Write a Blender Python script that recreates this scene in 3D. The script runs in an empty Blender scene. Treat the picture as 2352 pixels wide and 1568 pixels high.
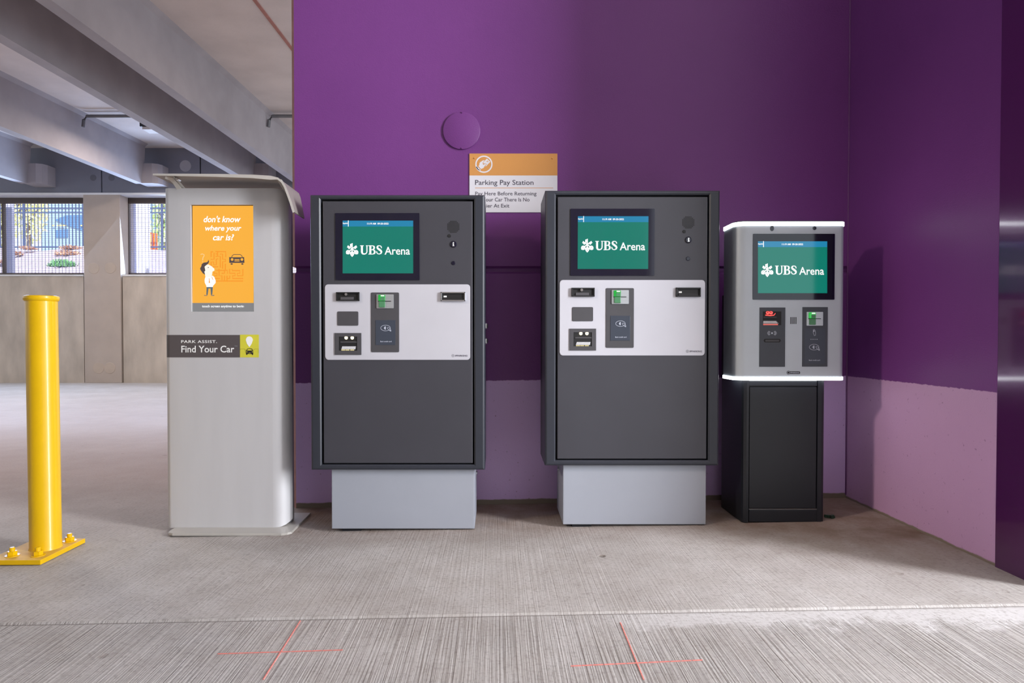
import bpy, bmesh, math, random
from mathutils import Vector, Matrix
random.seed(7)
S = bpy.context.scene
COL = S.collection
# ------------------------------------------------------------------ camera
F = 1500.0                       # focal length in pixels of the 2352-wide frame
PX, PY = 1142.0, 800.0           # principal point
TILT = 0.0165                    # camera looks down by this (tan)
CAMZ = 1.0
th = math.atan(TILT); CT, ST = math.cos(th), math.sin(th)
cam = bpy.data.cameras.new('camera'); co = bpy.data.objects.new('camera', cam); COL.objects.link(co)
co.location = (0, 0, CAMZ); co.rotation_euler = (math.pi/2 - th, 0, 0)
cam.sensor_width = 36.0; cam.lens = F/2352*36
cam.shift_x = (1176-PX)/2352; cam.shift_y = (PY-784)/2352
cam.clip_start = 0.05; cam.clip_end = 300
S.camera = co
# ------------------------------------------------------------------ world, sun, daylight, exposure
S.view_settings.view_transform = 'Standard'; S.view_settings.look = 'None'
S.view_settings.exposure = 0.0; S.view_settings.gamma = 1.0; S.view_settings.use_curve_mapping = False
W = bpy.data.worlds.new('sky'); S.world = W; W.use_nodes = True
wb = W.node_tree.nodes['Background']; wb.inputs[0].default_value = (0.86, 0.93, 1.0, 1); wb.inputs[1].default_value = 1.6
def lamp(name, kind, loc, target, energy, color, size=(1, 1), spread=None):
    L = bpy.data.lights.new(name, kind); L.energy = energy; L.color = color
    o = bpy.data.objects.new(name, L); COL.objects.link(o); o.location = loc
    d = Vector(target) - Vector(loc); o.rotation_euler = d.to_track_quat('-Z', 'Y').to_euler()
    if kind == 'AREA':
        L.shape = 'RECTANGLE'; L.size, L.size_y = size
        if spread: L.spread = spread
    return o
sun = lamp('sun', 'SUN', (0, -10, 30), (-6, 8, 0), 9.0, (1.0, 0.96, 0.9)); sun.data.angle = 0.02
# tall daylight opening behind the camera on the right
lamp('daylight_opening', 'AREA', (6.15, -0.38, 2.65), (0.2, 3.7, 1.5), 850, (0.93, 0.95, 1.0), (1.2, 3.5))
# deck flood lamp high on the left, aimed at the corner with the slim kiosk
lamp('deck_flood_lamp', 'AREA', (-4.2, 0.43, 3.87), (1.5, 3.4, 0.35), 6.6, (1.0, 0.85, 0.72), (0.4, 0.4), math.radians(35))
# daylight through the far windows
lamp('daylight_far_windows', 'AREA', (-9.5, 15.0, 3.3), (-7.5, 4.0, 1.6), 400, (0.50, 0.68, 1.0), (7.0, 1.6))

# lamps of the parking deck, between the ceiling beams
for lx, ly in ((-6.75, 12.6), (-6.75, 7.2), (-9.4, 9.5), (-2.3, 8.5)):
    lamp('deck_lamp', 'AREA', (lx, ly, 4.85), (lx, ly, 0), 36 if lx > -3 else 84, (1.0, 0.84, 0.72), (0.3, 1.4))

# ------------------------------------------------------------------ helpers
def at(px, py, Y):
    """world point seen at pixel (px,py) on the vertical plane at depth Y"""
    cx, cy = (px-PX)/F, (PY-py)/F
    dy = CT + ST*cy; dz = -ST + CT*cy
    s = Y/dy
    return Vector((cx*s, Y, CAMZ + dz*s))
def lin(c):
    c = c/255.0
    return c/12.92 if c <= 0.04045 else ((c+0.055)/1.055)**2.4
def C(r, g, b): return (lin(r), lin(g), lin(b), 1.0)
def floor_z(x): return 0.019*max(x, -2.3)

def mat(name, col, rough=0.5, metal=0.0, spec=0.5, var=0.08, vs=6.0, bump=0.0, bs=60.0, emit=None, es=1.0, stretch=None, coat=0.0):
    m = bpy.data.materials.new(name); m.use_nodes = True
    nt = m.node_tree; N, Lk = nt.nodes, nt.links
    b = N['Principled BSDF']
    b.inputs['Roughness'].default_value = rough; b.inputs['Metallic'].default_value = metal
    b.inputs['Specular IOR Level'].default_value = spec
    if coat: b.inputs['Coat Weight'].default_value = coat; b.inputs['Coat Roughness'].default_value = 0.08
    geo = N.new('ShaderNodeNewGeometry')
    mp = N.new('ShaderNodeMapping'); Lk.new(geo.outputs['Position'], mp.inputs['Vector'])
    if stretch: mp.inputs['Scale'].default_value = stretch
    if var > 0:
        nz = N.new('ShaderNodeTexNoise'); nz.inputs['Scale'].default_value = vs; nz.inputs['Detail'].default_value = 5
        Lk.new(mp.outputs[0], nz.inputs['Vector'])
        mx = N.new('ShaderNodeMix'); mx.data_type = 'RGBA'
        lo = [max(0, c*(1-2*var)) for c in col[:3]]+[1]; hi = [min(1, c*(1+2*var)) for c in col[:3]]+[1]
        mx.inputs[6].default_value = lo; mx.inputs[7].default_value = hi
        Lk.new(nz.outputs['Fac'], mx.inputs[0]); Lk.new(mx.outputs[2], b.inputs['Base Color'])
    else:
        b.inputs['Base Color'].default_value = col
    if bump > 0:
        n2 = N.new('ShaderNodeTexNoise'); n2.inputs['Scale'].default_value = bs; n2.inputs['Detail'].default_value = 4
        Lk.new(mp.outputs[0], n2.inputs['Vector'])
        bp = N.new('ShaderNodeBump'); bp.inputs['Strength'].default_value = 0.6; bp.inputs['Distance'].default_value = bump
        Lk.new(n2.outputs['Fac'], bp.inputs['Height']); Lk.new(bp.outputs[0], b.inputs['Normal'])
    if emit:
        b.inputs['Emission Color'].default_value = emit; b.inputs['Emission Strength'].default_value = es
    return m

class MB:
    def __init__(s, o=(0, 0, 0)): s.bm = bmesh.new(); s.o = Vector(o)
    def _bev(s, faces_or_verts, w, seg=2):
        vs = faces_or_verts
        es = list({e for v in vs for e in v.link_edges})
        bmesh.ops.bevel(s.bm, geom=es, offset=w, segments=seg, affect='EDGES', profile=0.6)
    def box(s, x0, x1, y0, y1, z0, z1, bev=0.0, seg=2):
        vs = [s.bm.verts.new((x, y, z)) for x in (x0, x1) for y in (y0, y1) for z in (z0, z1)]
        for f in ((0, 1, 3, 2), (4, 6, 7, 5), (0, 4, 5, 1), (2, 3, 7, 6), (0, 2, 6, 4), (1, 5, 7, 3)):
            s.bm.faces.new([vs[i] for i in f])
        if bev > 0: s._bev(vs, bev, seg)
        return s
    def prism(s, pts, y0, y1, bev=0.0):
        """polygon in XZ extruded along Y (y0 is the near side)"""
        a = [s.bm.verts.new((p[0], y0, p[1])) for p in pts]; b = [s.bm.verts.new((p[0], y1, p[1])) for p in pts]
        n = len(pts)
        f0 = s.bm.faces.new(a); s.bm.faces.new(b[::-1])
        for i in range(n): s.bm.faces.new((a[i], b[i], b[(i+1) % n], a[(i+1) % n]))
        if bev > 0: bmesh.ops.bevel(s.bm, geom=list(f0.edges), offset=bev, segments=2, affect='EDGES')
        return s
    def ext(s, pts, axis, lo, hi, bev=0.0):
        """polygon (u,v) extruded along an axis: 'x' uses (y,z), 'z' uses (x,y)"""
        mk = (lambda p, t: (t, p[0], p[1])) if axis == 'x' else (lambda p, t: (p[0], p[1], t))
        a = [s.bm.verts.new(mk(p, lo)) for p in pts]; b = [s.bm.verts.new(mk(p, hi)) for p in pts]
        n = len(pts); f0 = s.bm.faces.new(a); f1 = s.bm.faces.new(b[::-1])
        for i in range(n): s.bm.faces.new((a[i], b[i], b[(i+1) % n], a[(i+1) % n]))
        if bev > 0: bmesh.ops.bevel(s.bm, geom=list(f0.edges)+list(f1.edges), offset=bev, segments=2, affect='EDGES')
        return s
    def lathe(s, c, prof, n=32, axis='z'):
        rings = []
        for r, h in prof:
            ring = []
            for i in range(n):
                t = 2*math.pi*i/n; u, v = r*math.cos(t), r*math.sin(t)
                p = {'z': (u, v, h), 'y': (u, h, v), 'x': (h, u, v)}[axis]
                ring.append(s.bm.verts.new((c[0]+p[0], c[1]+p[1], c[2]+p[2])))
            rings.append(ring)
        for a, b in zip(rings, rings[1:]):
            for i in range(n): s.bm.faces.new((a[i], a[(i+1) % n], b[(i+1) % n], b[i]))
        s.bm.faces.new(rings[0][::-1]); s.bm.faces.new(rings[-1])
        return s
    def tube(s, path, r, n=10):
        path = [Vector(p) for p in path]; rings = []
        for i, p in enumerate(path):
            d = (path[min(i+1, len(path)-1)] - path[max(i-1, 0)]).normalized()
            up = Vector((0, 0, 1)) if abs(d.z) < 0.9 else Vector((1, 0, 0))
            a = d.cross(up).normalized(); b = d.cross(a)
            rr = r[i] if isinstance(r, (list, tuple)) else r
            rings.append([s.bm.verts.new(p + a*rr*math.cos(2*math.pi*k/n) + b*rr*math.sin(2*math.pi*k/n)) for k in range(n)])
        for a, b in zip(rings, rings[1:]):
            for i in range(n): s.bm.faces.new((a[i], a[(i+1) % n], b[(i+1) % n], b[i]))
        s.bm.faces.new(rings[0][::-1]); s.bm.faces.new(rings[-1])
        return s
    def build(s, name, m, parent=None, smooth=False, label=None, origin=None):
        bmesh.ops.recalc_face_normals(s.bm, faces=s.bm.faces)
        o0 = Vector(origin) if origin is not None else s.o
        if o0.length: bmesh.ops.translate(s.bm, verts=s.bm.verts, vec=-o0)
        me = bpy.data.meshes.new(name); s.bm.to_mesh(me); s.bm.free()
        for mm in (m if isinstance(m, list) else [m]): me.materials.append(mm)
        if smooth:
            for p in me.polygons: p.use_smooth = True
            try: me.set_sharp_from_angle(angle=math.radians(40))
            except Exception: pass
        ob = bpy.data.objects.new(name, me); COL.objects.link(ob)
        if parent is not None: ob.parent = parent
        else: ob.location = o0
        if label: ob['label'] = label
        return ob

def rrect(x0, x1, z0, z1, r, n=6):
    pts = []
    for cx, cz, a0 in ((x1-r, z1-r, 0), (x0+r, z1-r, 90), (x0+r, z0+r, 180), (x1-r, z0+r, 270)):
        for i in range(n+1):
            t = math.radians(a0+90*i/n); pts.append((cx+r*math.cos(t), cz+r*math.sin(t)))
    return pts
def pr(px0, py0, px1, py1, Y):
    a = at(px0, py1, Y); b = at(px1, py0, Y); return a.x, b.x, a.z, b.z
def text_pts(txt, shear=0.0, bold=0.0, spacing=1.0):
    cu = bpy.data.curves.new('lettering', 'FONT'); cu.body = txt; cu.shear = shear; cu.offset = bold; cu.space_character = spacing
    cu.resolution_u = 3
    o = bpy.data.objects.new('lettering', cu); COL.objects.link(o)
    dg = bpy.context.evaluated_depsgraph_get(); dg.update()
    me = bpy.data.meshes.new_from_object(o.evaluated_get(dg))
    vs = [(v.co.x, v.co.y) for v in me.vertices]; fs = [tuple(p.vertices) for p in me.polygons]
    bpy.data.objects.remove(o); bpy.data.curves.remove(cu); bpy.data.meshes.remove(me)
    return vs, fs
class Art(MB):
    """printing or a display drawn in real size on the face at depth Y"""
    def __init__(s, Y, o=(0, 0, 0), t=0.0006, T=None):
        super().__init__(o); s.Y = Y; s.t = t; s.T = T or (lambda x, y: (x, y))
    def p(s, x, y):
        q = at(*s.T(x, y), s.Y); return (q.x, q.z)
    def poly(s, pts): return s.prism([s.p(*q) for q in pts], s.Y, s.Y+s.t)
    def rect(s, x0, y0, x1, y1): return s.poly([(x0, y0), (x1, y0), (x1, y1), (x0, y1)])
    def circ(s, x, y, r, ry=None, n=24):
        ry = ry or r
        return s.poly([(x+r*math.cos(2*math.pi*i/n), y+ry*math.sin(2*math.pi*i/n)) for i in range(n)])
    def stroke(s, pts, w, closed=False, cap=True):
        n = len(pts); ws = w if isinstance(w, (list, tuple)) else [w]*n
        seg = [(i, (i+1) % n) for i in range(n if closed else n-1)]
        L, R = [], []
        for i in range(n):
            a = pts[i-1] if (i > 0 or closed) else pts[i]; b = pts[(i+1) % n] if (i < n-1 or closed) else pts[i]
            dx, dy = b[0]-a[0], b[1]-a[1]; l = math.hypot(dx, dy) or 1
            nx, ny = -dy/l*ws[i]/2, dx/l*ws[i]/2
            L.append((pts[i][0]+nx, pts[i][1]+ny)); R.append((pts[i][0]-nx, pts[i][1]-ny))
        for i, j in seg: s.poly([L[i], L[j], R[j], R[i]])
        return s
    def ring(s, x, y, r, w, ry=None, n=36):
        ry = ry or r
        return s.stroke([(x+r*math.cos(2*math.pi*i/n), y+ry*math.sin(2*math.pi*i/n)) for i in range(n)], w, True)
    def text(s, txt, x0, y0, x1, y1, **k):
        vs, fs = text_pts(txt, **k)
        ax, bx = min(v[0] for v in vs), max(v[0] for v in vs); ay, by = min(v[1] for v in vs), max(v[1] for v in vs)
        V = []
        for u, v in vs:
            q = s.p(x0+(u-ax)/(bx-ax)*(x1-x0), y1+(v-ay)/(by-ay)*(y0-y1)); V.append(s.bm.verts.new((q[0], s.Y, q[1])))
        for f in fs:
            try: s.bm.faces.new([V[i] for i in f])
            except ValueError: pass
        return s
    def build(s, name, m, parent=None, **k):
        ob = super().build(name, m, parent, **k)
        return ob

def tag(o, label=None, cat=None, group=None, kind=None):
    if label: o['label'] = label
    if cat: o['category'] = cat
    if group: o['group'] = group
    if kind: o['kind'] = kind
    return o
def thing(name, label, cat, loc, group=None, kind=None):
    o = bpy.data.objects.new(name, None); COL.objects.link(o); o.location = loc; o.empty_display_size = 0.1
    return tag(o, label, cat, group, kind)
def copy_tree(o, parent=None):
    c = o.copy(); COL.objects.link(c)
    if parent is not None: c.parent = parent
    for ch in list(o.children): copy_tree(ch, c)
    return c

# ------------------------------------------------------------------ materials
M = {}
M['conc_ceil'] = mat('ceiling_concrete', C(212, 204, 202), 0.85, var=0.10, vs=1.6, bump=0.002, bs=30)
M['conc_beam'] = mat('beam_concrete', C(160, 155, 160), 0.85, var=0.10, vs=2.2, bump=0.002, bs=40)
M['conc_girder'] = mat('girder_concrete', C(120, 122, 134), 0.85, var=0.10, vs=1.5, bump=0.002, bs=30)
M['conc_wall'] = mat('cast_wall_concrete', C(188, 178, 166), 0.85, var=0.2, vs=2.4, bump=0.003, bs=25, stretch=(1.6, 1, 0.55))
M['conc_col'] = mat('column_concrete', C(180, 168, 158), 0.8, var=0.06, vs=3, bump=0.001, bs=60)
M['conc_patch'] = mat('patch_mortar', C(184, 170, 156), 0.8, var=0.05)
M['patch_dark'] = mat('patch_mortar_dark', C(98, 99, 108), 0.8, var=0.05)
M['patch_light'] = mat('patch_mortar_light', C(160, 160, 168), 0.8, var=0.05)
M['ledge'] = mat('pale_ledge', C(225, 226, 228), 0.7, var=0.05)
M['gap'] = mat('dark_joint', C(22, 22, 26), 0.9, var=0.0)
M['seal'] = mat('pink_sealant', C(168, 116, 106), 0.8, var=0.12, vs=12)
M['bronze'] = mat('bronze_frame', C(76, 66, 64), 0.45, metal=0.3, var=0.05)
M['wire'] = mat('mesh_wire', C(150, 158, 205), 0.5, metal=0.3, var=0.05)
M['galv'] = mat('galvanised_pipe', C(120, 122, 126), 0.4, metal=0.6, var=0.1)
M['yellow'] = mat('yellow_paint', C(224, 178, 0), 0.36, spec=0.35, var=0.04, vs=8, coat=0.15)
M['yellow_dusty'] = mat('dusty_yellow_paint', C(222, 178, 70), 0.6, var=0.12, vs=25)
M['silver_body'] = mat('brushed_silver', C(202, 201, 203), 0.5, metal=0.25, var=0.03, vs=4, stretch=(3, 3, 0.4))
M['silver_shell'] = mat('dull_silver', C(150, 150, 152), 0.35, metal=0.5, var=0.04)
M['visor'] = mat('visor_metal', C(190, 186, 180), 0.45, metal=0.2, var=0.04)
M['visor_shade'] = mat('visor_shaded_sheet', C(150, 142, 134), 0.5, metal=0.2, var=0.05)  # darker than the lip: shading of the underside put into the colour
M['black_gap'] = mat('black_plastic', C(20, 20, 22), 0.45, var=0.0)
M['char'] = mat('charcoal_powder_coat', C(43, 46, 55), 0.42, spec=0.5, var=0.05, vs=5, bump=0.0002, bs=900)
M['char_door'] = mat('charcoal_door_coat', C(58, 58, 65), 0.45, spec=0.5, var=0.05, vs=5, bump=0.0002, bs=900)
M['char_insert'] = mat('charcoal_insert', C(66, 65, 69), 0.55, var=0.05, vs=20)
M['panel'] = mat('pale_satin_aluminium', C(195, 195, 203), 0.42, metal=0.2, var=0.04, vs=3)
M['plinth'] = mat('light_grey_coat', C(152, 156, 166), 0.45, var=0.03, vs=4, bump=0.0002, bs=700)
M['bezel'] = mat('screen_glass', C(17, 15, 36), 0.06, spec=0.6, var=0.0)
M['chrome'] = mat('chrome', C(215, 217, 222), 0.16, metal=1.0, var=0.0)
M['steel'] = mat('brushed_steel', C(196, 200, 204), 0.34, metal=0.7, var=0.08, vs=30, stretch=(0.3, 1, 8))
M['black'] = mat('black_powder_coat', C(24, 27, 34), 0.38, spec=0.5, var=0.06, vs=8, bump=0.0002, bs=900)
M['blk_slot'] = mat('slot_black', C(14, 14, 16), 0.6, var=0.0)
M['slate'] = mat('slate_insert', C(62, 66, 74), 0.5, var=0.05, vs=20)
M['pad'] = mat('reader_pad', C(58, 64, 76), 0.3, var=0.03)
M['pad_slim'] = mat('reader_pad_slate', C(60, 66, 78), 0.35, var=0.03)
M['print_grey'] = mat('grey_print', C(176, 182, 196), 0.6, var=0.0)
M['print_white'] = mat('white_print', C(238, 238, 236), 0.6, var=0.0)
M['print_dark'] = mat('dark_print', C(70, 66, 80), 0.6, var=0.0)
M['print_mid'] = mat('mid_grey_print', C(140, 140, 148), 0.6, var=0.0)
M['alu_head'] = mat('grey_aluminium', C(182, 190, 198), 0.42, metal=0.15, var=0.04, vs=5, bump=0.0002, bs=500)
M['ochre'] = mat('ochre_print', C(214, 150, 80), 0.5, var=0.03)
M['sign_white'] = mat('sign_white', C(226, 224, 230), 0.5, var=0.02)
M['label_dark'] = mat('label_dark', C(84, 77, 78), 0.5, var=0.03)
M['lime'] = mat('label_lime', C(206, 200, 60), 0.5, var=0.03)
M['lime_dark'] = mat('label_lime_dark', C(176, 170, 52), 0.5, var=0.0)  # darker lime print of the faded cars
M['ink'] = mat('ink_black', C(34, 30, 34), 0.5, var=0.0)
M['red_line'] = mat('red_laser_paint', C(236, 140, 130), 0.8, var=0.15, vs=60)
M['purple_edge'] = mat('purple_disc_paint', C(104, 52, 112), 0.45, var=0.05)
M['leaf_scrap'] = mat('dark_green_leaf', C(40, 66, 48), 0.6, var=0.2)
def emat(name, col, s=1.0, base=None, rough=0.08):
    m = mat(name, base or (0.004, 0.004, 0.006, 1), rough, spec=0.5, var=0.0, emit=col, es=s); return m
M['e_green'] = emat('display_green', C(0, 124, 108), 0.95)
M['e_teal'] = emat('display_teal_detail', C(0, 110, 100), 0.95)
M['e_blue'] = emat('display_blue', C(28, 134, 178), 0.95)
M['e_white'] = emat('display_white', (1, 1, 1, 1), 1.05)
M['e_orange'] = emat('display_orange', C(255, 181, 62), 0.96)
M['e_maze'] = emat('display_deep_orange', C(255, 160, 44), 0.95)
M['e_char'] = emat('display_charcoal', C(88, 76, 76), 0.9)
M['e_slate'] = emat('display_slate', C(96, 112, 122), 0.9)
M['e_cream'] = emat('display_cream', C(255, 250, 236), 1.0)
M['e_grey'] = emat('display_grey', C(138, 138, 140), 0.9)
M['e_strip'] = emat('light_strip', (0.93, 0.97, 1.0, 1), 7.0)
M['e_lamp'] = emat('scanner_lamp', (1.0, 0.86, 0.5, 1), 6.0)
M['e_red'] = emat('scanner_red', (1.0, 0.05, 0.04, 1), 2.2)
M['e_lgreen'] = emat('reader_green', C(40, 200, 74), 0.75)
M['e_i'] = emat('button_icon_white', (1, 1, 1, 1), 1.0)
M['green_plastic'] = mat('green_plastic', C(74, 128, 90), 0.3, var=0.05)

def node_floor():
    m = bpy.data.materials.new('broomed_concrete'); m.use_nodes = True
    nt = m.node_tree; N, Lk = nt.nodes, nt.links; b = N['Principled BSDF']
    b.inputs['Roughness'].default_value = 0.75; b.inputs['Specular IOR Level'].default_value = 0.35
    geo = N.new('ShaderNodeNewGeometry'); sep = N.new('ShaderNodeSeparateXYZ'); Lk.new(geo.outputs['Position'], sep.inputs[0])
    def mathn(op, a, bb=None, c=None, clamp=False):
        n = N.new('ShaderNodeMath'); n.operation = op; n.use_clamp = clamp
        for i, v in enumerate((a, bb, c)):
            if v is None: continue
            if isinstance(v, (int, float)): n.inputs[i].default_value = v
            else: Lk.new(v, n.inputs[i])
        return n.outputs[0]
    def noise(scale, detail=4, st=(1, 1, 1), rough=0.55):
        mp = N.new('ShaderNodeMapping'); mp.inputs['Scale'].default_value = st; Lk.new(geo.outputs['Position'], mp.inputs['Vector'])
        n = N.new('ShaderNodeTexNoise'); n.inputs['Scale'].default_value = scale; n.inputs['Detail'].default_value = detail
        n.inputs['Roughness'].default_value = rough
        Lk.new(mp.outputs[0], n.inputs['Vector']); return n.outputs['Fac']
    def mapr(v, a, bb, c=0.0, d=1.0):
        n = N.new('ShaderNodeMapRange'); n.clamp = True
        Lk.new(v, n.inputs[0]); n.inputs[1].default_value = a; n.inputs[2].default_value = bb; n.inputs[3].default_value = c; n.inputs[4].default_value = d
        return n.outputs[0]
    def mix(f, a, bb):
        n = N.new('ShaderNodeMix'); n.data_type = 'RGBA'
        if isinstance(f, (int, float)): n.inputs[0].default_value = f
        else: Lk.new(f, n.inputs[0])
        for i, v in ((6, a), (7, bb)):
            if isinstance(v, tuple): n.inputs[i].default_value = v
            else: Lk.new(v, n.inputs[i])
        return n.outputs[2]
    X, Y = sep.outputs[0], sep.outputs[1]
    front = mapr(Y, 2.36, 2.31)                              # 1 on the near slab
    near = mapr(Y, 4.6, 3.4)                                 # broom texture fades into the drive lanes
    big = noise(1.3, 5); med = noise(7, 6); fine = noise(70, 5)
    broom = noise(1.0, 4, (130, 1.6, 1)); broom2 = noise(1.0, 3, (58, 0.9, 1))
    # trowelled, unbroomed patch hugging the joint on its near side
    edge = mathn('ADD', Y, mathn('MULTIPLY', mathn('SUBTRACT', noise(4.5, 8, (1, 1, 1), 0.68), 0.5), 0.5))
    patch = mathn('MULTIPLY', mapr(edge, 2.19, 2.25), front)
    patch = mathn('MULTIPLY', patch, mapr(mathn('ADD', X, mathn('MULTIPLY', big, 0.4)), 0.5, 0.75))
    col = mix(mapr(big, 0.3, 0.7), C(173, 168, 164), C(195, 191, 188))
    col = mix(mapr(med, 0.35, 0.75, 0, 0.35), col, C(150, 140, 130))
    col = mix(mathn('MULTIPLY', patch, 0.45), col, C(222, 221, 222))
    # darker lines along the broom strokes
    lines = mapr(mathn('ADD', mathn('MULTIPLY', broom, 0.6), mathn('MULTIPLY', broom2, 0.4)), 0.36, 0.6)
    bst = mathn('MULTIPLY', mathn('ADD', mathn('MULTIPLY', front, 0.33), 0.10), mathn('SUBTRACT', 1.0, patch))
    bst = mathn('MULTIPLY', bst, near)
    bst = mathn('MULTIPLY', bst, mapr(noise(2.2, 3), 0.34, 0.62, 0.35, 1.0))
    col = mix(mathn('MULTIPLY', mathn('SUBTRACT', 1.0, lines), bst), col, C(96, 90, 84))
    col = mix(mapr(fine, 0.5, 0.78, 0, 0.55), col, C(120, 112, 106))
    # brown dirt along the painted wall, corner's warm shade painted in with it
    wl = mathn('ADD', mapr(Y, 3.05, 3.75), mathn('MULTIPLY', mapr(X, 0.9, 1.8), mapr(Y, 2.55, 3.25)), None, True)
    dirt_shade = mathn('MULTIPLY', mathn('MULTIPLY', wl, mapr(X, -1.3, -1.1)), mapr(med, 0.2, 0.8, 0.5, 0.95))
    col = mix(mathn('MULTIPLY', dirt_shade, mapr(Y, 4.2, 4.0)), col, C(98, 71, 48))
    # warm tint of the deck lamps painted across the drive lane on the left
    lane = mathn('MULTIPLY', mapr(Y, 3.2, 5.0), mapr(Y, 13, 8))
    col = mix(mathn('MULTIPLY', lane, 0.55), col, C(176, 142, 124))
    # pits
    vo = N.new('ShaderNodeTexVoronoi'); vo.inputs['Scale'].default_value = 5.5
    Lk.new(geo.outputs['Position'], vo.inputs['Vector'])
    pit = mathn('MULTIPLY', mapr(vo.outputs['Distance'], 0.11, 0.05), mapr(noise(1.9, 2), 0.44, 0.56))
    pit = mathn('MULTIPLY', pit, mapr(med, 0.45, 0.6))
    col = mix(mathn('MULTIPLY', pit, 0.5), col, C(118, 104, 92))
    jt = mathn('MULTIPLY', mapr(Y, 2.323, 2.328), mapr(Y, 2.346, 2.338))
    col = mix(mathn('MULTIPLY', jt, 0.9), col, C(92, 84, 78))
    Lk.new(col, b.inputs['Base Color'])
    h = mathn('MULTIPLY', lines, mathn('ADD', bst, 0.05))
    h = mathn('ADD', h, mathn('MULTIPLY', fine, 0.14))
    h = mathn('ADD', h, mathn('MULTIPLY', med, 0.35))
    h = mathn('SUBTRACT', h, mathn('MULTIPLY', pit, 0.7))
    bp = N.new('ShaderNodeBump'); bp.inputs['Strength'].default_value = 0.9; bp.inputs['Distance'].default_value = 0.010
    Lk.new(h, bp.inputs['Height']); Lk.new(bp.outputs[0], b.inputs['Normal'])
    Lk.new(mapr(Y, 4.5, 8.0, 0.8, 0.5), b.inputs['Roughness'])
    return m
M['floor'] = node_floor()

def node_paint(name, base_z, slope, bare, band=((190, 150, 190), (200, 160, 199))):
    """two-colour painted concrete: purple above, pale violet below, bare strip at the floor"""
    m = bpy.data.materials.new(name); m.use_nodes = True
    nt = m.node_tree; N, Lk = nt.nodes, nt.links; b = N['Principled BSDF']
    b.inputs['Roughness'].default_value = 0.42; b.inputs['Specular IOR Level'].default_value = 0.4
    geo = N.new('ShaderNodeNewGeometry'); sep = N.new('ShaderNodeSeparateXYZ'); Lk.new(geo.outputs['Position'], sep.inputs[0])
    def mathn(op, a, bb):
        n = N.new('ShaderNodeMath'); n.operation = op
        for i, v in enumerate((a, bb)):
            if isinstance(v, (int, float)): n.inputs[i].default_value = v
            else: Lk.new(v, n.inputs[i])
        return n.outputs[0]
    def noise(sc, d=4):
        n = N.new('ShaderNodeTexNoise'); n.inputs['Scale'].default_value = sc; n.inputs['Detail'].default_value = d
        Lk.new(geo.outputs['Position'], n.inputs['Vector']); return n.outputs['Fac']
    def mix(f, a, bb):
        n = N.new('ShaderNodeMix'); n.data_type = 'RGBA'; Lk.new(f, n.inputs[0])
        for i, v in ((6, a), (7, bb)):
            if isinstance(v, tuple): n.inputs[i].default_value = v
            else: Lk.new(v, n.inputs[i])
        return n.outputs[2]
    def step(v, e, w):
        n = N.new('ShaderNodeMapRange'); Lk.new(v, n.inputs[0]); n.inputs[1].default_value = e-w; n.inputs[2].default_value = e+w
        return n.outputs[0]
    zz = mathn('SUBTRACT', sep.outputs[2], mathn('MULTIPLY', sep.outputs[0], slope))
    zz = mathn('ADD', zz, mathn('MULTIPLY', mathn('SUBTRACT', noise(45), 0.5), 0.012))
    up = mix(noise(2.5), C(111, 56, 124), C(119, 61, 131))
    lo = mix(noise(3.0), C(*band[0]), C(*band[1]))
    fl = N.new('ShaderNodeMapRange'); Lk.new(noise(60, 3), fl.inputs[0]); fl.inputs[1].default_value = 0.68; fl.inputs[2].default_value = 0.78; fl.inputs[4].default_value = 0.6
    lo = mix(fl.outputs[0], lo, C(92, 66, 96))
    col = mix(step(zz, base_z, 0.002), lo, up)
    zb = mathn('SUBTRACT', sep.outputs[2], mathn('MULTIPLY', sep.outputs[0], 0.019))
    zb = mathn('ADD', zb, mathn('MULTIPLY', mathn('SUBTRACT', noise(14), 0.5), 0.016))
    col = mix(step(zb, bare, 0.003), C(128, 116, 104), col)
    Lk.new(col, b.inputs['Base Color'])
    bp = N.new('ShaderNodeBump'); bp.inputs['Strength'].default_value = 0.5; bp.inputs['Distance'].default_value = 0.0018
    Lk.new(noise(150, 3), bp.inputs['Height']); Lk.new(bp.outputs[0], b.inputs['Normal'])
    return m
DW = 3.905                                   # depth of the painted wall
M['paint_back'] = node_paint('purple_wall_paint', 0.7435, 0.0135, 0.030, ((208, 176, 228), (218, 186, 236)))  # same band paint as the side wall, lightened and blued to offset shade
M['paint_right'] = node_paint('purple_side_paint', 0.7705, 0.0, 0.012)
M['panel_purple'] = mat('glossy_purple_metal', C(84, 26, 90), 0.22, metal=0.3, spec=0.8, var=0.03, coat=1.0)

# ------------------------------------------------------------------ the setting
# floor: near slab, shallow joint, far slabs
bm = bmesh.new()
xs = [-17, -9, -5, -2.3, -1.2, 0, 1.2, 2.4, 5, 9]; ys = [(-6, 0), (2.0, 0), (2.329, 0), (2.331, -0.012), (2.336, -0.012), (2.352, 0.001), (3.0, 0), (4.0, 0), (8, 0), (15.6, 0)]
G = [[bm.verts.new((x, y, floor_z(x)+dz)) for y, dz in ys] for x in xs]
for i in range(len(xs)-1):
    for j in range(len(ys)-1): bm.faces.new((G[i][j], G[i+1][j], G[i+1][j+1], G[i][j+1]))
mb = MB(); mb.bm.free(); mb.bm = bm
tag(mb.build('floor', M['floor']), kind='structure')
def slab_z(y): return 4.9 + 0.0305*y
def soffit_z(y): return 4.2135 + 0.0167*y
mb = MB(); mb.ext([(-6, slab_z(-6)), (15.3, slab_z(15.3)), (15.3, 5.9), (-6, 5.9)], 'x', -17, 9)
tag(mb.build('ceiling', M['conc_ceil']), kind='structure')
XR = at(1943, 1143, DW).x
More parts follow.
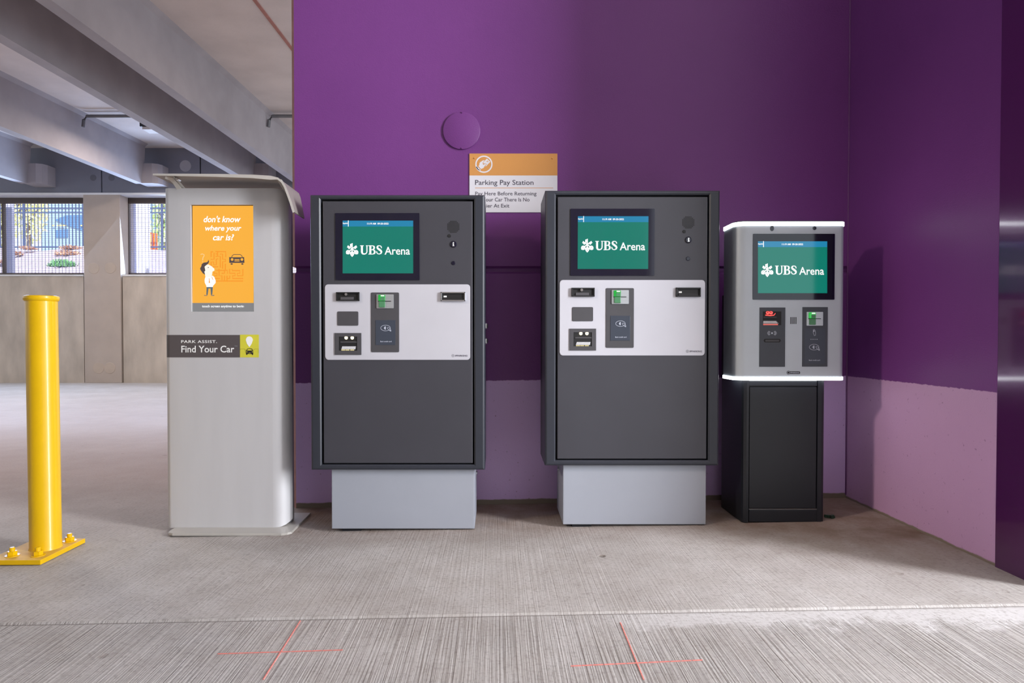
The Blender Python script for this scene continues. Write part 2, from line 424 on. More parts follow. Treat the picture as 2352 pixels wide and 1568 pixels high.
def stem(xl, xr, y0=-5.9, y1=14.75):
    mb = MB(); bm = mb.bm
    vs = []
    for y in (y0, y1):
        zs, zt = soffit_z(y), slab_z(y)
        vs.append([bm.verts.new(p) for p in ((xl, y, zs), (xr, y, zs), (xr+0.05, y, zt-0.06), (xr+0.14, y, zt+0.02), (xl-0.14, y, zt+0.02), (xl-0.05, y, zt-0.06))])
    a, b = vs
    for i in range(6): bm.faces.new((a[i], a[(i+1) % 6], b[(i+1) % 6], b[i]))
    bm.faces.new(a); bm.faces.new(b[::-1])
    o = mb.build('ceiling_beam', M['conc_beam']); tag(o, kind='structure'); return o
for xl, xr in ((-4.55, -4.39), (-5.63, -5.46), (-8.13, -7.96), (-10.70, -10.53)): stem(xl, xr)
# seam between two ceiling slabs
mb = MB(); mb.ext([(3.0, slab_z(3.0)-0.012), (15.0, slab_z(15.0)-0.012), (15.0, slab_z(15.0)+0.01), (3.0, slab_z(3.0)+0.01)], 'x', -3.0, -2.955)
tag(mb.build('trim_4', M['seal']), kind='structure')
# far girder, ledge, corbels, mortar patches
DF = 15.1
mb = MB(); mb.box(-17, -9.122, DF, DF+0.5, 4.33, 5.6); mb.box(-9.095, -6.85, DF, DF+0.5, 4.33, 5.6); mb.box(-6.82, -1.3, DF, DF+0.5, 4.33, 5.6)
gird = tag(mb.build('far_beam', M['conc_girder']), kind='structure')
mb = MB(); mb.box(-9.125, -9.09, DF+0.06, DF+0.4, 4.34, 5.55); mb.box(-6.86, -6.81, DF+0.06, DF+0.4, 4.34, 5.55); mb.build('joint', M['gap'], gird)
mb = MB(); mb.box(-17, -1.3, DF-0.03, DF+0.5, 4.285, 4.33); mb.build('ledge', M['ledge'], gird)
for cx in (-10.33, -7.73, -5.25):
    mb = MB(); x0, x1 = cx-0.30, cx+0.16
    prof = [(x0, DF+0.02), (x0, DF-0.42), (x1-0.16, DF-0.42), (x1-0.05, DF-0.37), (x1, DF-0.26), (x1, DF+0.02)]
    mb.ext(prof, 'z', 4.46, 4.90); mb.build('corbel', M['conc_beam'], gird)
for px, py, r, k in ((214, 408, 7, 'patch_dark'), (256, 408, 7, 'patch_dark'), (426, 381, 13, 'patch_light')):
    q = at(px, py, DF); mb = MB(); mb.lathe((q.x, DF, q.z), ((r/99.3, -0.004), (r/99.3, 0.02)), axis='y'); mb.build('mortar_patch', M[k], gird)
# far wall below the windows
SZ = 2.42
def X15(px): return (px-PX)/F*DF
mb = MB(); mb.box(-17, X15(193), DF, DF+0.55, -0.05, SZ); mb.box(X15(193), X15(283), DF+0.06, DF+0.55, -0.05, SZ); mb.box(X15(283), -1.3, DF, DF+0.55, -0.05, SZ)
tag(mb.build('wall_far', M['conc_wall']), kind='structure')
mb = MB(); mb.box(-17, X15(193), DF-0.02, DF+0.6, SZ, SZ+0.035); mb.box(X15(283), -1.3, DF-0.02, DF+0.6, SZ, SZ+0.035)
tag(mb.build('trim_1', M['ledge']), kind='structure')
mb = MB(); mb.box(X15(196), X15(280), DF-0.03, DF+0.5, -0.045, 4.29, 0.012); col = tag(mb.build('column', M['conc_col']), kind='structure')
for px, py in ((215, 616), (253, 615), (226, 845), (252, 845)):
    q = at(px, py, DF-0.03); mb = MB(); mb.lathe((q.x, DF-0.03, q.z), ((0.125, -0.006), (0.13, 0.0), (0.13, 0.02)), axis='y'); mb.build('mortar_patch', M['conc_patch'], col)
# windows with wire mesh infill
def window(n, x0, x1, mull, jamb_l, jamb_r):
    root = thing('window_%d' % n, None, None, (x0, DF+0.35, SZ+0.04), kind='structure')
    o = root.location; zb, zt = SZ+0.037, 4.283
    mb = MB(o); y0, y1 = DF+0.30, DF+0.38
    mb.box(x0, x1, y0, y1, zt-0.125, zt); mb.box(x0, x1, y0, y1, zb, zb+0.065)
    for on, xx in ((jamb_l, x0), (jamb_r, x1-0.055)):
        if on: mb.box(xx, xx+0.055, y0, y1, zb, zt)
    mb.build('window_frame', M['bronze'], root)
    for xm in mull:
        mb = MB(o); mb.box(xm-0.024, xm+0.024, y0, y1, zb+0.065, zt-0.125); mb.build('mullion', M['bronze'], root)
    mb = MB(o); w = 0.0035; ym = DF+0.34
    x = x0+0.02
    while x < x1-0.02: mb.box(x-w, x+w, ym-w, ym+w, zb+0.06, zt-0.12); x += 0.08
    z = zb+0.08
    while z < zt-0.13: mb.box(x0+0.02, x1-0.02, ym+w, ym+3*w, z-w, z+w); z += 0.045
    mb.build('wire_mesh', M['wire'], root)
def XW(px): return (px-PX)/F*(DF+0.34)
window(1, -13.8, XW(196), [XW(12.3), XW(-190)], False, False)
window(2, XW(295), -3.2, [-5.3], True, True)
# purple wall with a groove between its two precast panels
XL = at(678, 700, DW).x
zg = at(1180, 620, DW).z
prof = [(DW, -0.06), (DW, zg-0.022), (DW+0.022, zg-0.010), (DW+0.022, zg+0.012), (DW, zg+0.024), (DW, 5.0), (DW+0.25, 5.0), (DW+0.25, -0.06)]
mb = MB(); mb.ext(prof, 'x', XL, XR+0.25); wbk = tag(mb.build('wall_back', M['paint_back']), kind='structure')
mb = MB(); mb.ext([(XL-0.022, DW+0.03), (XL, DW), (XL+0.001, DW+0.24), (XL-0.022, DW+0.24)], 'z', -0.06, zg-0.02); mb.ext([(XL-0.022, DW+0.03), (XL, DW), (XL+0.001, DW+0.24), (XL-0.022, DW+0.24)], 'z', zg+0.022, 5.0)
M['edge_raw'] = mat('raw_pinkish_concrete', C(164, 116, 110), 0.8, var=0.15, vs=20)
mb.build('corner_chamfer', M['edge_raw'], wbk)
YE, YP = 2.48, 2.725
prof = [(YP-0.02, -0.06), (DW, -0.06), (DW, 5.0), (YP-0.02, 5.0)]
mb = MB(); mb.ext(prof, 'x', XR, XR+0.25); tag(mb.build('wall_right', M['paint_right']), kind='structure')
mb = MB(); mb.box(XR-0.006, XR+0.25, YE, YP, 0.0, 5.0, 0.003); tag(mb.build('trim_2', M['panel_purple']), kind='structure')
mb = MB(); mb.tube([(XR-0.002, DW-0.002, 0.06), (XR-0.002, DW-0.002, 4.9)], 0.005, 8); tag(mb.build('trim_3', M['purple_edge']), kind='structure')
# the rest of the deck behind the camera
mb = MB(); mb.box(-17, 3.0, -6.2, -6.0, -0.1, 5.2); mb.box(3.0, 9, -6.2, -6.0, -0.1, 0.9); mb.box(3.0, 9, -6.2, -6.0, 4.3, 5.2); tag(mb.build('wall_rear', M['conc_wall']), kind='structure')
mb = MB(); mb.box(-17.2, -17, -6, 15.6, -0.1, 1.3); tag(mb.build('wall_left', M['conc_wall']), kind='structure')

# ------------------------------------------------------------------ pay stations
def logo(ax, part='all'):
    """keys emblem and the two words, in pixels of the left station's screen"""
    k = 14.7
    def q(*pts): return [(790+x/k, 540+y/k) for x, y in pts]
    if part == 'dots':
        for x, y, r in ((242, 403, 13), (132, 545, 10), (112, 580, 8), (172, 590, 10), (415, 545, 10), (436, 580, 8), (376, 590, 10), (250, 620, 9), (303, 620, 9)):
            ax.circ(790+x/k, 540+y/k, r/k, n=8)
        ax.stroke(q((250, 520), (222, 575)), 15/k); ax.stroke(q((300, 520), (328, 575)), 15/k)
        ax.stroke(q((255, 668), (277, 660), (300, 668)), 9/k); return
    if part == 'words': return words(ax, q, k)
    ax.poly(q((258, 275), (294, 265), (294, 560), (258, 560)))
    ax.poly(q((205, 300), (222, 288), (240, 292), (258, 284), (258, 395), (205, 395)))
    ax.stroke(q((190, 395), (430, 585)), 38/k); ax.stroke(q((362, 395), (120, 585)), 38/k)
    ax.poly(q((135, 338), (232, 412), (178, 472), (150, 456), (140, 432), (103, 408)))
    ax.poly(q((412, 338), (432, 378), (450, 402), (410, 436), (402, 455), (370, 472), (315, 410)))
    ax.circ(790+140/k, 540+572/k, 74/k); ax.circ(790+412/k, 540+572/k, 74/k)
    ax.poly(q((68, 590), (140, 590), (140, 640), (100, 640), (72, 625))); ax.poly(q((412, 590), (482, 590), (480, 625), (452, 642), (412, 645)))
    ax.circ(790+277/k, 540+610/k, 74/k); ax.poly(q((208, 636), (346, 636), (322, 685), (277, 735), (230, 685)))
def words(ax, q, k):
    # U
    ax.poly(q((545, 342), (668, 342), (668, 364), (545, 364))); ax.poly(q((740, 342), (815, 342), (815, 360), (740, 360)))
    ax.poly(q((573, 350), (640, 350), (640, 570), (573, 570))); ax.poly(q((758, 350), (794, 350), (794, 560), (758, 560)))
    ax.stroke(q((606, 560), (616, 600), (642, 628), (690, 634), (738, 620), (766, 588), (776, 550)), [67/k, 62/k, 52/k, 42/k, 36/k, 34/k, 36/k])
    # B
    ax.poly(q((826, 342), (930, 342), (930, 362), (826, 362))); ax.poly(q((826, 628), (930, 628), (930, 650), (826, 650))); ax.poly(q((856, 345), (924, 345), (924, 648), (856, 648)))
    ax.stroke(q((915, 352), (975, 356), (1012, 378), (1022, 418), (1008, 460), (970, 484), (915, 490)), [20/k, 26/k, 52/k, 62/k, 52/k, 24/k, 18/k])
    ax.stroke(q((915, 492), (985, 494), (1028, 520), (1042, 566), (1026, 612), (980, 636), (915, 640)), [18/k, 26/k, 54/k, 66/k, 54/k, 26/k, 20/k])
    # S
    ax.stroke(q((1268, 440), (1262, 395), (1235, 362), (1188, 352), (1142, 366), (1124, 404), (1140, 444), (1192, 482), (1244, 520), (1266, 562), (1250, 608), (1196, 636), (1140, 624), (1112, 590), (1104, 540)),
              [20/k, 34/k, 30/k, 26/k, 46/k, 60/k, 66/k, 70/k, 68/k, 60/k, 48/k, 28/k, 30/k, 34/k, 20/k])
    ax.text('Arena', 883.3, 566.6, 941.6, 584.8, bold=0.012)

def pay_screen(root, Y, T, bez, slim=False):
    """touch screen: glass bezel with lit display, header bar and lettering"""
    x0, x1, z0, z1 = pr(*bez, Y)
    o = root.location
    mb = MB(o); mb.prism(rrect(x0, x1, z0, z1, 0.003, 2), Y-0.004, Y+0.004); sc = mb.build('screen', M['bezel'], root)
    a = Art(Y-0.0046, o, T=T); a.rect(787, 520, 949, 627.5); a.build('display', M['e_green'], sc)
    a = Art(Y-0.0046, o, T=T); a.rect(787, 506.5, 949, 520); a.build('header_bar', M['e_blue'], sc)
    a = Art(Y-0.0052, o, T=T); logo(a); a.build('logo_emblem', M['e_white'], sc)
    a = Art(Y-0.0052, o, T=T); logo(a, 'words'); a.build('logo_lettering', M['e_white'], sc)
    a = Art(Y-0.0056, o, T=T); logo(a, 'dots'); a.build('logo_detail', M['e_teal'], sc)
    a = Art(Y-0.0052, o, T=T); a.text('11:19 AM  09-20-2022', 843, 511.3, 892.5, 515.6, bold=0.03); a.build('clock_lettering', M['e_white'], sc)
    a = Art(Y-0.0052, o, T=T); a.text('Español', 787.4, 510.8, 798.5, 515.2, bold=0.03); a.rect(799.2, 506, 800.8, 520)
    a.build('language_button', M['e_white'], sc)
    return sc

def tap_symbol(a, x, y, s=1.0):
    a.ring(x, y, 11*s, 0.8*s, 6.5*s, 30)
    a.poly([(x-4*s, y), (x-1*s, y-4*s), (x+0.6*s, y-3.2*s), (x+0.6*s, y+3.2*s), (x-1*s, y+4*s)])
    a.stroke([(x+4*s, y-1*s), (x+7*s, y-1.5*s), (x+11*s, y+2*s), (x+12.5*s, y+6*s), (x+10*s, y+6.5*s), (x+6*s, y+3.5*s), (x+4*s, y-1*s)], 0.8*s)
    a.poly([(x+9*s, y+5*s), (x+12.5*s, y+4.5*s), (x+13*s, y+7.5*s), (x+11*s, y+8*s)])

def pay_station():
    Yc, Yb = 3.36, 3.394
    org = Vector((at(925, 1221, Yb).x, Yb+0.17, floor_z(-0.49)))
    root = thing('pay_station', None, 'payment machine', org); o = org
    # plinth
    x0, x1, _, _ = pr(762, 1079, 1090, 1221, Yb); zb = floor_z(-0.49)+0.012; zt = at(925, 1079, Yc).z
    mb = MB(o); mb.box(x0, x1, Yb, Yb+0.34, zb, zt+0.005, 0.004); plinth = mb.build('plinth', M['plinth'], root)
    mb = MB(o); mb.lathe((x1, Yb+0.25, at(0, 1099, Yb+0.1).z), ((0.011, -0.004), (0.011, 0.006), (0.006, 0.008)), 14, 'x'); mb.build('side_screw', M['chrome'], plinth); mb = MB(o); mb.lathe((x0, Yb+0.25, at(0, 1099, Yb+0.1).z), ((0.006, -0.008), (0.011, -0.006), (0.011, 0.004)), 14, 'x'); mb.build('side_screw', M['chrome'], plinth)
    for xx in (x0+0.10, x1-0.10):
        mb = MB(o); mb.box(xx-0.05, xx+0.05, Yb+0.02, Yb+0.3, floor_z(-0.49)-0.008, zb+0.004); mb.build('levelling_foot', M['black'], plinth)
    # cabinet shell: box with a recessed front
    x0, x1, z0, z1 = pr(714.5, 447, 1113.5, 1079, Yc); ix0, ix1, iz0, iz1 = pr(738.5, 457, 1089, 1067, Yc)
    mb = MB(o); bm = mb.bm; D = 0.36
    def ring(a, b, c, d, y): return [bm.verts.new(p) for p in ((a, y, c), (b, y, c), (b, y, d), (a, y, d))]
    e = 0.012
    rings = [ring(x0+e, x1-e, z0+e, z1-e, Yc+D), ring(x0, x1, z0, z1, Yc+D-e), ring(x0, x1, z0, z1, Yc+0.010), ring(x0+0.003, x1-0.003, z0+0.003, z1-0.003, Yc+0.003),
             ring(x0+0.010, x1-0.010, z0+0.010, z1-0.010, Yc), ring(ix0-0.007, ix1+0.007, iz0-0.007, iz1+0.007, Yc), ring(ix0, ix1, iz0, iz1, Yc+0.006), ring(ix0, ix1, iz0, iz1, Yc+0.035)]
    bm.faces.new(rings[0]); bm.faces.new(rings[-1])
    for a, b in zip(rings, rings[1:]):
        for i in range(4): bm.faces.new((a[i], a[(i+1) % 4], b[(i+1) % 4], b[i]))
    mb.build('cabinet', M['char'], root)
    for py in (748, 783):
        mb = MB(o); q = at(1117, py, Yc+0.15); mb.lathe((x1, Yc+0.15, q.z), ((0.018, -0.003), (0.018, 0.008), (0.010, 0.014)), 18, 'x'); mb.build('side_lock', M['chrome'], root)
    mb = MB(o); mb.box(ix0+0.001, ix1-0.001, Yc+0.030, Yc+0.036, iz0+0.001, iz1-0.001); mb.build('door_gasket', M['gap'], root)
    # door
    Yd = Yc+0.006
    x0, x1, z0, z1 = pr(743.5, 462, 1085.5, 1063.5, Yd)
    mb = MB(o); mb.box(x0, x1, Yd, Yd+0.022, z0, z1, 0.004); door = mb.build('door', M['char_door'], root)
    pay_screen(root, Yd, None, (771, 489.5, 963.5, 643))
    # speaker holes, microphone, information button, camera
    mb = MB(o)
    for i in range(-4, 5):
        for j in range(-4, 5):
            if i*i+j*j > 21: continue
            q = at(1041.3+i*3.15, 520.7+j*3.15, Yd); mb.lathe((q.x, Yd, q.z), ((0.0030, -0.0006), (0.0030, 0.004)), 8, 'y')
    mb.build('speaker_grille', M['blk_slot'], root)
    q = at(1032, 541.5, Yd); mb = MB(o); mb.lathe((q.x, Yd, q.z), ((0.0075, -0.003), (0.009, 0.001), (0.009, 0.004)), 16, 'y'); mb.build('microphone', M['blk_slot'], root)
    q = at(1041.3, 561, Yd); mb = MB(o); mb.lathe((q.x, Yd, q.z), ((0.0125, -0.006), (0.0150, -0.004), (0.0150, 0.004)), 24, 'y'); mb.lathe((q.x, Yd, q.z), ((0.0155, -0.0035), (0.0175, -0.001), (0.0175, 0.003)), 24, 'y')
    bt = mb.build('information_button', M['bezel'], root)
    a = Art(Yd-0.0068, o); a.rect(1040.2, 559.5, 1042.6, 564.6); a.circ(1041.4, 557.3, 1.5, n=12); a.rect(1039.4, 563.6, 1043.4, 564.8); a.rect(1039.4, 559.3, 1041.4, 560.4); a.build('button_icon', M['e_i'], bt)
    q = at(1041, 604, Yd); mb = MB(o); mb.lathe((q.x, Yd, q.z), ((0.0085, -0.003), (0.011, 0.0), (0.011, 0.004)), 20, 'y'); mb.build('camera_lens', M['bezel'], root)
    # pale instrument panel
    x0, x1, z0, z1 = pr(747.5, 653, 1080, 826, Yd); Yp = Yd-0.004
    mb = MB(o); mb.prism(rrect(x0, x1, z0, z1, 0.016), Yp, Yd+0.002, 0.0015); mb.build('instrument_panel', M['panel'], root)
    def plate(name, px, m, rr=0.008, th=0.003):
        x0, x1, z0, z1 = pr(*px, Yp); mb = MB(o); mb.prism(rrect(x0, x1, z0, z1, rr, 4), Yp-th, Yp+0.001, 0.001); return mb.build(name, m, root)
    def slotbox(name, px, trim, inner, hole, label=None):
        """bezel frame standing proud with a dark throat"""
        x0, x1, z0, z1 = pr(*px, Yp); t = 0.006
        mb = MB(o)
        for a in ((x0, x1, z1-t, z1), (x0, x1, z0, z0+t), (x0, x0+t, z0, z1), (x1-t, x1, z0, z1)): mb.box(a[0], a[1], Yp-0.012, Yp+0.001, a[2], a[3], 0.001)
        s = mb.build(name, trim, root)
        mb = MB(o); mb.box(x0+t*0.8, x1-t*0.8, Yp-0.004, Yp+0.002, z0+t*0.8, z1-t*0.8); mb.build('throat', inner, s)
        return s
    # ticket / banknote slot
    s = slotbox('banknote_slot', (773, 671, 826, 691), M['black_gap'], M['blk_slot'], None)
    x0, x1, z0, z1 = pr(783, 682, 813, 690, Yp); mb = MB(o); mb.ext([(Yp-0.011, z0), (Yp-0.006, z1), (Yp+0.001, z1), (Yp+0.001, z0)], 'x', x0, x1); mb.build('lower_lip', M['char_insert'], s)
    q = at(796, 676, Yp); mb = MB(o); mb.lathe((q.x, Yp-0.008, q.z), ((0.007, -0.006), (0.008, 0.0), (0.008, 0.006)), 14, 'y'); mb.build('indicator', M['chrome'], s)
    plate('blank_plate', (775, 715, 823, 747.5), M['char_insert'], 0.006)
    # bar code scanner
    x0, x1, z0, z1 = pr(769, 764.5, 830, 814.5, Yp); hx0, hx1, hz0, hz1 = pr(778.5, 773, 820.5, 805, Yp)
    mb = MB(o)
    for a in ((x0, x1, hz1, z1), (x0, x1, z0, hz0), (x0, hx0, hz0, hz1), (hx1, x1, hz0, hz1)): mb.box(a[0], a[1], Yp-0.004, Yp+0.001, a[2], a[3])
    sc = mb.build('ticket_scanner', M['char_insert'], root)
    mb = MB(o); y1 = Yp-0.0006; mb.prism([(hx0, hz0), (hx1, hz0), (hx1, hz1), (hx0, hz1)], y1, Yp+0.0016); mb.build('scanner_window', M['blk_slot'], sc)
    mb = MB(o); zm = at(0, 785, Yp).z
    mb.ext([(Yp-0.0035, zm-0.004), (Yp-0.0035, zm+0.001), (Yp, zm+0.003), (Yp, zm-0.004)], 'x', hx0+0.008, hx1-0.002); mb.build('scanner_bar', M['char_insert'], sc)
    a = Art(Yp-0.0012, o); a.poly([(786, 795), (818, 795), (816.5, 802), (783.5, 802)]); a.build('barcode_tray', M['print_mid'], sc)
    a = Art(Yp-0.0018, o)
    for i in range(11): a.poly([(786.6+i*2.8, 795.4), (788.0+i*2.8, 795.4), (786.6+i*2.85, 801.6), (785.0+i*2.85, 801.6)])
    a.build('barcode_stripe', M['ledge'], sc)
    a = Art(Yp-0.0020, o)
    for x in (784, 793.7, 804.5): a.rect(x, 802.3, x+9, 804.7)
    a.build('lit_edge', emat('scanner_edge_glow', (1.0, 0.86, 0.42, 1), 0.75), sc)
    for xx in (795.2, 809.2):
        q = at(xx, 775.5, Yp); mb = MB(o); mb.lathe((q.x, Yp-0.001, q.z), ((0.004, -0.004), (0.0082, -0.002), (0.0082, 0.001)), 16, 'y'); mb.build('scanner_lamp', M['e_lamp'], sc)
    # card reader column
    cr = plate('card_reader', (852.5, 671.5, 916.5, 808.5), M['char_insert'], 0.006)
    Yr = Yp-0.003
    card_reader(cr, o, Yr, lambda x, y: (x, y))
    x0, x1, z0, z1 = pr(862.5, 735, 908, 792, Yr); mb = MB(o); mb.box(x0, x1, Yr-0.0015, Yr+0.001, z0, z1, 0.0007); mb.build('contactless_pad', M['pad'], cr)
    a = Art(Yr-0.0022, o); tap_symbol(a, 885.5, 753); a.build('tap_symbol', M['print_grey'], cr); a = Art(Yr-0.0022, o); a.text('Bank credit card', 873.5, 782.4, 899.5, 785.4, bold=0.02); a.build('pad_print', M['print_grey'], cr)
    # receipt slot on the right
    s = slotbox('receipt_slot', (1012.5, 670.5, 1069, 691.5), M['chrome'], M['blk_slot'], None)
    x0, x1, z0, z1 = pr(1018, 684, 1063, 690, Yp); mb = MB(o); mb.ext([(Yp-0.010, z0), (Yp-0.006, z1), (Yp, z1), (Yp, z0)], 'x', x0, x1); mb.build('lower_lip', M['black_gap'], s)
    a = Art(Yp-0.0046, o); a.rect(1019, 679, 1026, 682.5); a.build('slot_label', M['print_white'], s)
    # maker's mark
    a = Art(Yp-0.0004, o); a.ring(1040.3, 816.5, 2.9, 1.2); a.circ(1040.3, 816.5, 1.6); a.build('maker_mark', M['print_mid'], root)
    a = Art(Yp-0.0004, o); a.text('IPPARKING', 1045.3, 814.7, 1073.6, 818.7, bold=0.03); a.build('maker_lettering', M['print_dark'], root)
    return root

def card_reader(cr, o, Yr, T):
    """steel card entry with its green translucent guide; T maps the left station's pixels"""
    def R(x0, y0, x1, y1): return pr(*T(x0, y0), *T(x1, y1), Yr)
    x0, x1, z0, z1 = R(865, 676, 904.3, 708)
    mb = MB(o); mb.prism(rrect(x0, x1, z0, z1, 0.003, 3), Yr-0.005, Yr+0.001, 0.0015); mb.build('card_entry', M['steel'], cr)
    x0, x1, z0, z1 = R(869.5, 676.8, 885.5, 691)
    mb = MB(o); mb.box(x0, x1, Yr-0.012, Yr-0.004, z0, z1, 0.003); mb.build('lit_guide', M['e_lgreen'], cr)
    x0, x1, z0, z1 = R(875.5, 678, 883.5, 680.6); mb = MB(o); mb.box(x0, x1, Yr-0.0135, Yr-0.011, z0, z1, 0.0005); mb.build('guide_highlight', M['e_white'], cr)  # highlight on the guide, built as a glowing white bar
    x0, x1, z0, z1 = R(870.5, 692, 885.5, 706)
    mb = MB(o); mb.box(x0, x1, Yr-0.012, Yr-0.004, z0, z1, 0.003); mb.build('lower_guide', M['green_plastic'], cr)
    x0, x1, z0, z1 = R(874.5, 682.5, 884.5, 690.5); mb = MB(o); mb.box(x0, x1, Yr-0.0135, Yr-0.011, z0, z1, 0.001); mb.build('guide_inlay', M['green_plastic'], cr)
    x0, x1, z0, z1 = R(868.5, 691.0, 898.5, 692.6); mb = MB(o); mb.box(x0, x1, Yr-0.0062, Yr-0.003, z0, z1); mb.build('card_slit', M['blk_slot'], cr)

ps = pay_station()
ps2 = copy_tree(ps)
d = 539.0/F*3.36*1.0
ps2.location = ps.location + Vector((d, 0.0, 0.0224))
for ch in ps2.children:
    if ch.name.startswith('receipt_slot'):
        ch.data = ch.data.copy(); ch.data.materials[0] = M['black_gap']
tag(ps, 'charcoal pay station on pale plinth, beside the silver wayfinding kiosk', group='pay stations along the purple wall')
tag(ps2, 'charcoal pay station on pale plinth, next to the slim black-footed kiosk', group='pay stations along the purple wall')

# ------------------------------------------------------------------ slim kiosk on the right
def slim_kiosk():
    Yh, Yf = 3.40, 3.42
    zf = floor_z(1.5)
    org = Vector((at(1800, 1201, Yf).x, 3.56, zf)); o = org
    root = thing('slim_payment_kiosk', 'narrow payment kiosk with grey head and glowing white strips on black pedestal', 'payment machine', org)
    # pedestal
    x0, x1 = at(1706, 1000, Yf).x, at(1895.5, 1000, Yf).x; zt = at(1800, 872, Yh).z+0.01
    px0, px1 = at(1720, 1000, Yf).x, at(1878, 1000, Yf).x
    prof = [(x0, 3.74), (x0, Yf+0.02), (x0+0.006, Yf+0.006), (x0+0.02, Yf), (px0, Yf), (px0, Yf+0.02), (px1, Yf+0.02), (px1, Yf), (x1-0.02, Yf), (x1-0.006, Yf+0.006), (x1, Yf+0.02), (x1, 3.74)]
    mb = MB(o); mb.ext(prof, 'z', zf, zt); ped = mb.build('pedestal', M['black'], root)
    a0, a1, b0, b1 = pr(1720.8, 889, 1877.2, 1167.5, Yf); mb = MB(o); mb.box(a0, a1, Yf+0.003, Yf+0.02, b0, b1, 0.003); mb.build('service_door', M['black'], root)
    a0, a1, b0, b1 = pr(1720.5, 1170.5, 1877.5, 1201, Yf); mb = MB(o); mb.box(a0, a1, Yf+0.002, Yf+0.02, zf+0.002, b1, 0.003); mb.build('kick_plate', M['black'], root)
    a0, a1, b0, b1 = pr(1720.5, 874, 1877.5, 886.5, Yf); mb = MB(o); mb.box(a0, a1, Yf+0.002, Yf+0.02, b0, b1, 0.003); mb.build('top_rail', M['black'], root)
    a0, a1, b0, b1 = pr(1720.5, 1168.3, 1877.5, 1169.6, Yf); mb = MB(o); mb.box(a0, a1, Yf+0.0015, Yf+0.01, b0, b1); mb.build('metal_edge', M['chrome'], root)
    zr = at(1675, 676, 3.66).z
    mb = MB(o); mb.box(x0-0.002, x1-0.02, 3.585, 3.745, zt-0.02, zr, 0.006); mb.build('rear_housing', M['black'], root)
    # head with large rounded vertical edges
    hx0, hx1 = at(1681, 700, 3.5).x-0.018, at(1939, 700, Yh+0.01).x
    zb, ztop = at(1800, 866, Yh).z, at(1800, 516, Yh).z
    def prof_h(e=0.0):
        P = []
        cx, cy, r = hx0+0.055, Yh+0.055, 0.055+e
        P.append((hx0-e, 3.575))
        for i in range(9):
            t = math.pi + (math.pi/2)*i/8; P.append((cx+r*math.cos(t), cy+r*math.sin(t)))
        cx, r = hx1-0.03, 0.03+e; cy = Yh+0.03
        for i in range(9):
            t = 1.5*math.pi + (math.pi/2)*i/8; P.append((cx+r*math.cos(t), cy+r*math.sin(t)))
        P.append((hx1+e, 3.575)); return P
    mb = MB(o); mb.ext(prof_h(), 'z', zb, ztop); mb.build('head', [M['alu_head']], root, smooth=True)
    s0, s1 = at(1800, 518, Yh).z, at(1800, 509, Yh).z
    mb = MB(o); mb.ext(prof_h(0.003), 'z', s0, s1); mb.build('upper_light_strip', M['e_strip'], root, smooth=True)
    mb = MB(o); mb.ext(prof_h(-0.004), 'z', s1, s1+0.006); mb.build('top_cap', M['black'], root, smooth=True)
    s0b, s1b = at(1800, 873, Yh).z, at(1800, 865.5, Yh).z
    mb = MB(o); mb.ext(prof_h(0.003), 'z', s0b, s1b); mb.build('lower_light_strip', M['e_strip'], root, smooth=True)
    Ys = Yh
    k = (1900-1741)/(949-787.0); kz = (673-554)/(627.5-506.5)
    pay_screen(root, Ys+0.001, lambda x, y: (1741+(x-787)*k, 554+(y-506.5)*kz), (1728, 537, 1917, 688))
    def hole(name, px, py, rx, rz, m):
        q = at(px, py, Ys); mb = MB(o); mb.prism([(q.x+rx*math.cos(2*math.pi*i/20), q.z+rz*math.sin(2*math.pi*i/20)) for i in range(20)], Ys-0.002, Ys+0.003); return mb.build(name, m, root)
    hole('camera_lens', 1773, 524.5, 0.010, 0.014, M['bezel']); hole('presence_sensor', 1870.5, 524, 0.0095, 0.0095, M['bezel'])
    def insert(name, px):
        x0, x1, z0, z1 = pr(*px, Ys); mb = MB(o); mb.box(x0, x1, Ys-0.003, Ys+0.003, z0, z1, 0.001); return mb.build(name, M['slate'], root)
    L = insert('ticket_scanner', (1743.5, 706, 1803.5, 842)); Yi = Ys-0.003
    def ipl(par, name, px, m, th=0.0008):
        x0, x1, z0, z1 = pr(*px, Yi); mb = MB(o); mb.box(x0, x1, Yi-th, Yi+0.001, z0, z1); return mb.build(name, m, par)
    ipl(L, 'scanner_window', (1752, 715, 1794.5, 746.5), M['blk_slot'])
    ipl(L, 'scanner_bar', (1753, 727, 1783, 729.5), M['char_insert'], 0.004)
    a = Art(Yi-0.0014, o); a.poly([(1753.5, 736.5), (1783, 736.5), (1789, 743), (1752.5, 743)]); a.build('barcode_tray', M['print_mid'], L)
    a = Art(Yi-0.0020, o)
    for i in range(10): a.poly([(1754+i*2.9, 737), (1755.4+i*2.9, 737), (1756+i*3.2, 742.6), (1754.4+i*3.2, 742.6)])
    a.build('barcode_stripe', M['ledge'], L)
    a = Art(Yi-0.0020, o); a.rect(1753, 743.6, 1787, 746.4); a.build('lit_edge', emat('scanner_red_edge', (1, 0.16, 0.12, 1), 0.7), L)
    a = Art(Yi-0.0020, o); a.circ(1763.5, 718, 4.2, 3.6); a.circ(1771, 718, 4.2, 3.6); a.stroke([(1758, 723.5), (1770, 724.3), (1778, 723.5), (1781, 719)], [2.2, 2.2, 1.8, 1]); a.build('scanner_lamp', M['e_red'], L)
    a = Art(Yi-0.0026, o); a.circ(1763.3, 716.6, 1.3); a.circ(1770.5, 716.6, 1.3); a.build('lamp_core', M['blk_slot'], L)
    a = Art(Yi-0.0006, o); a.circ(1773.3, 764.8, 2.2)
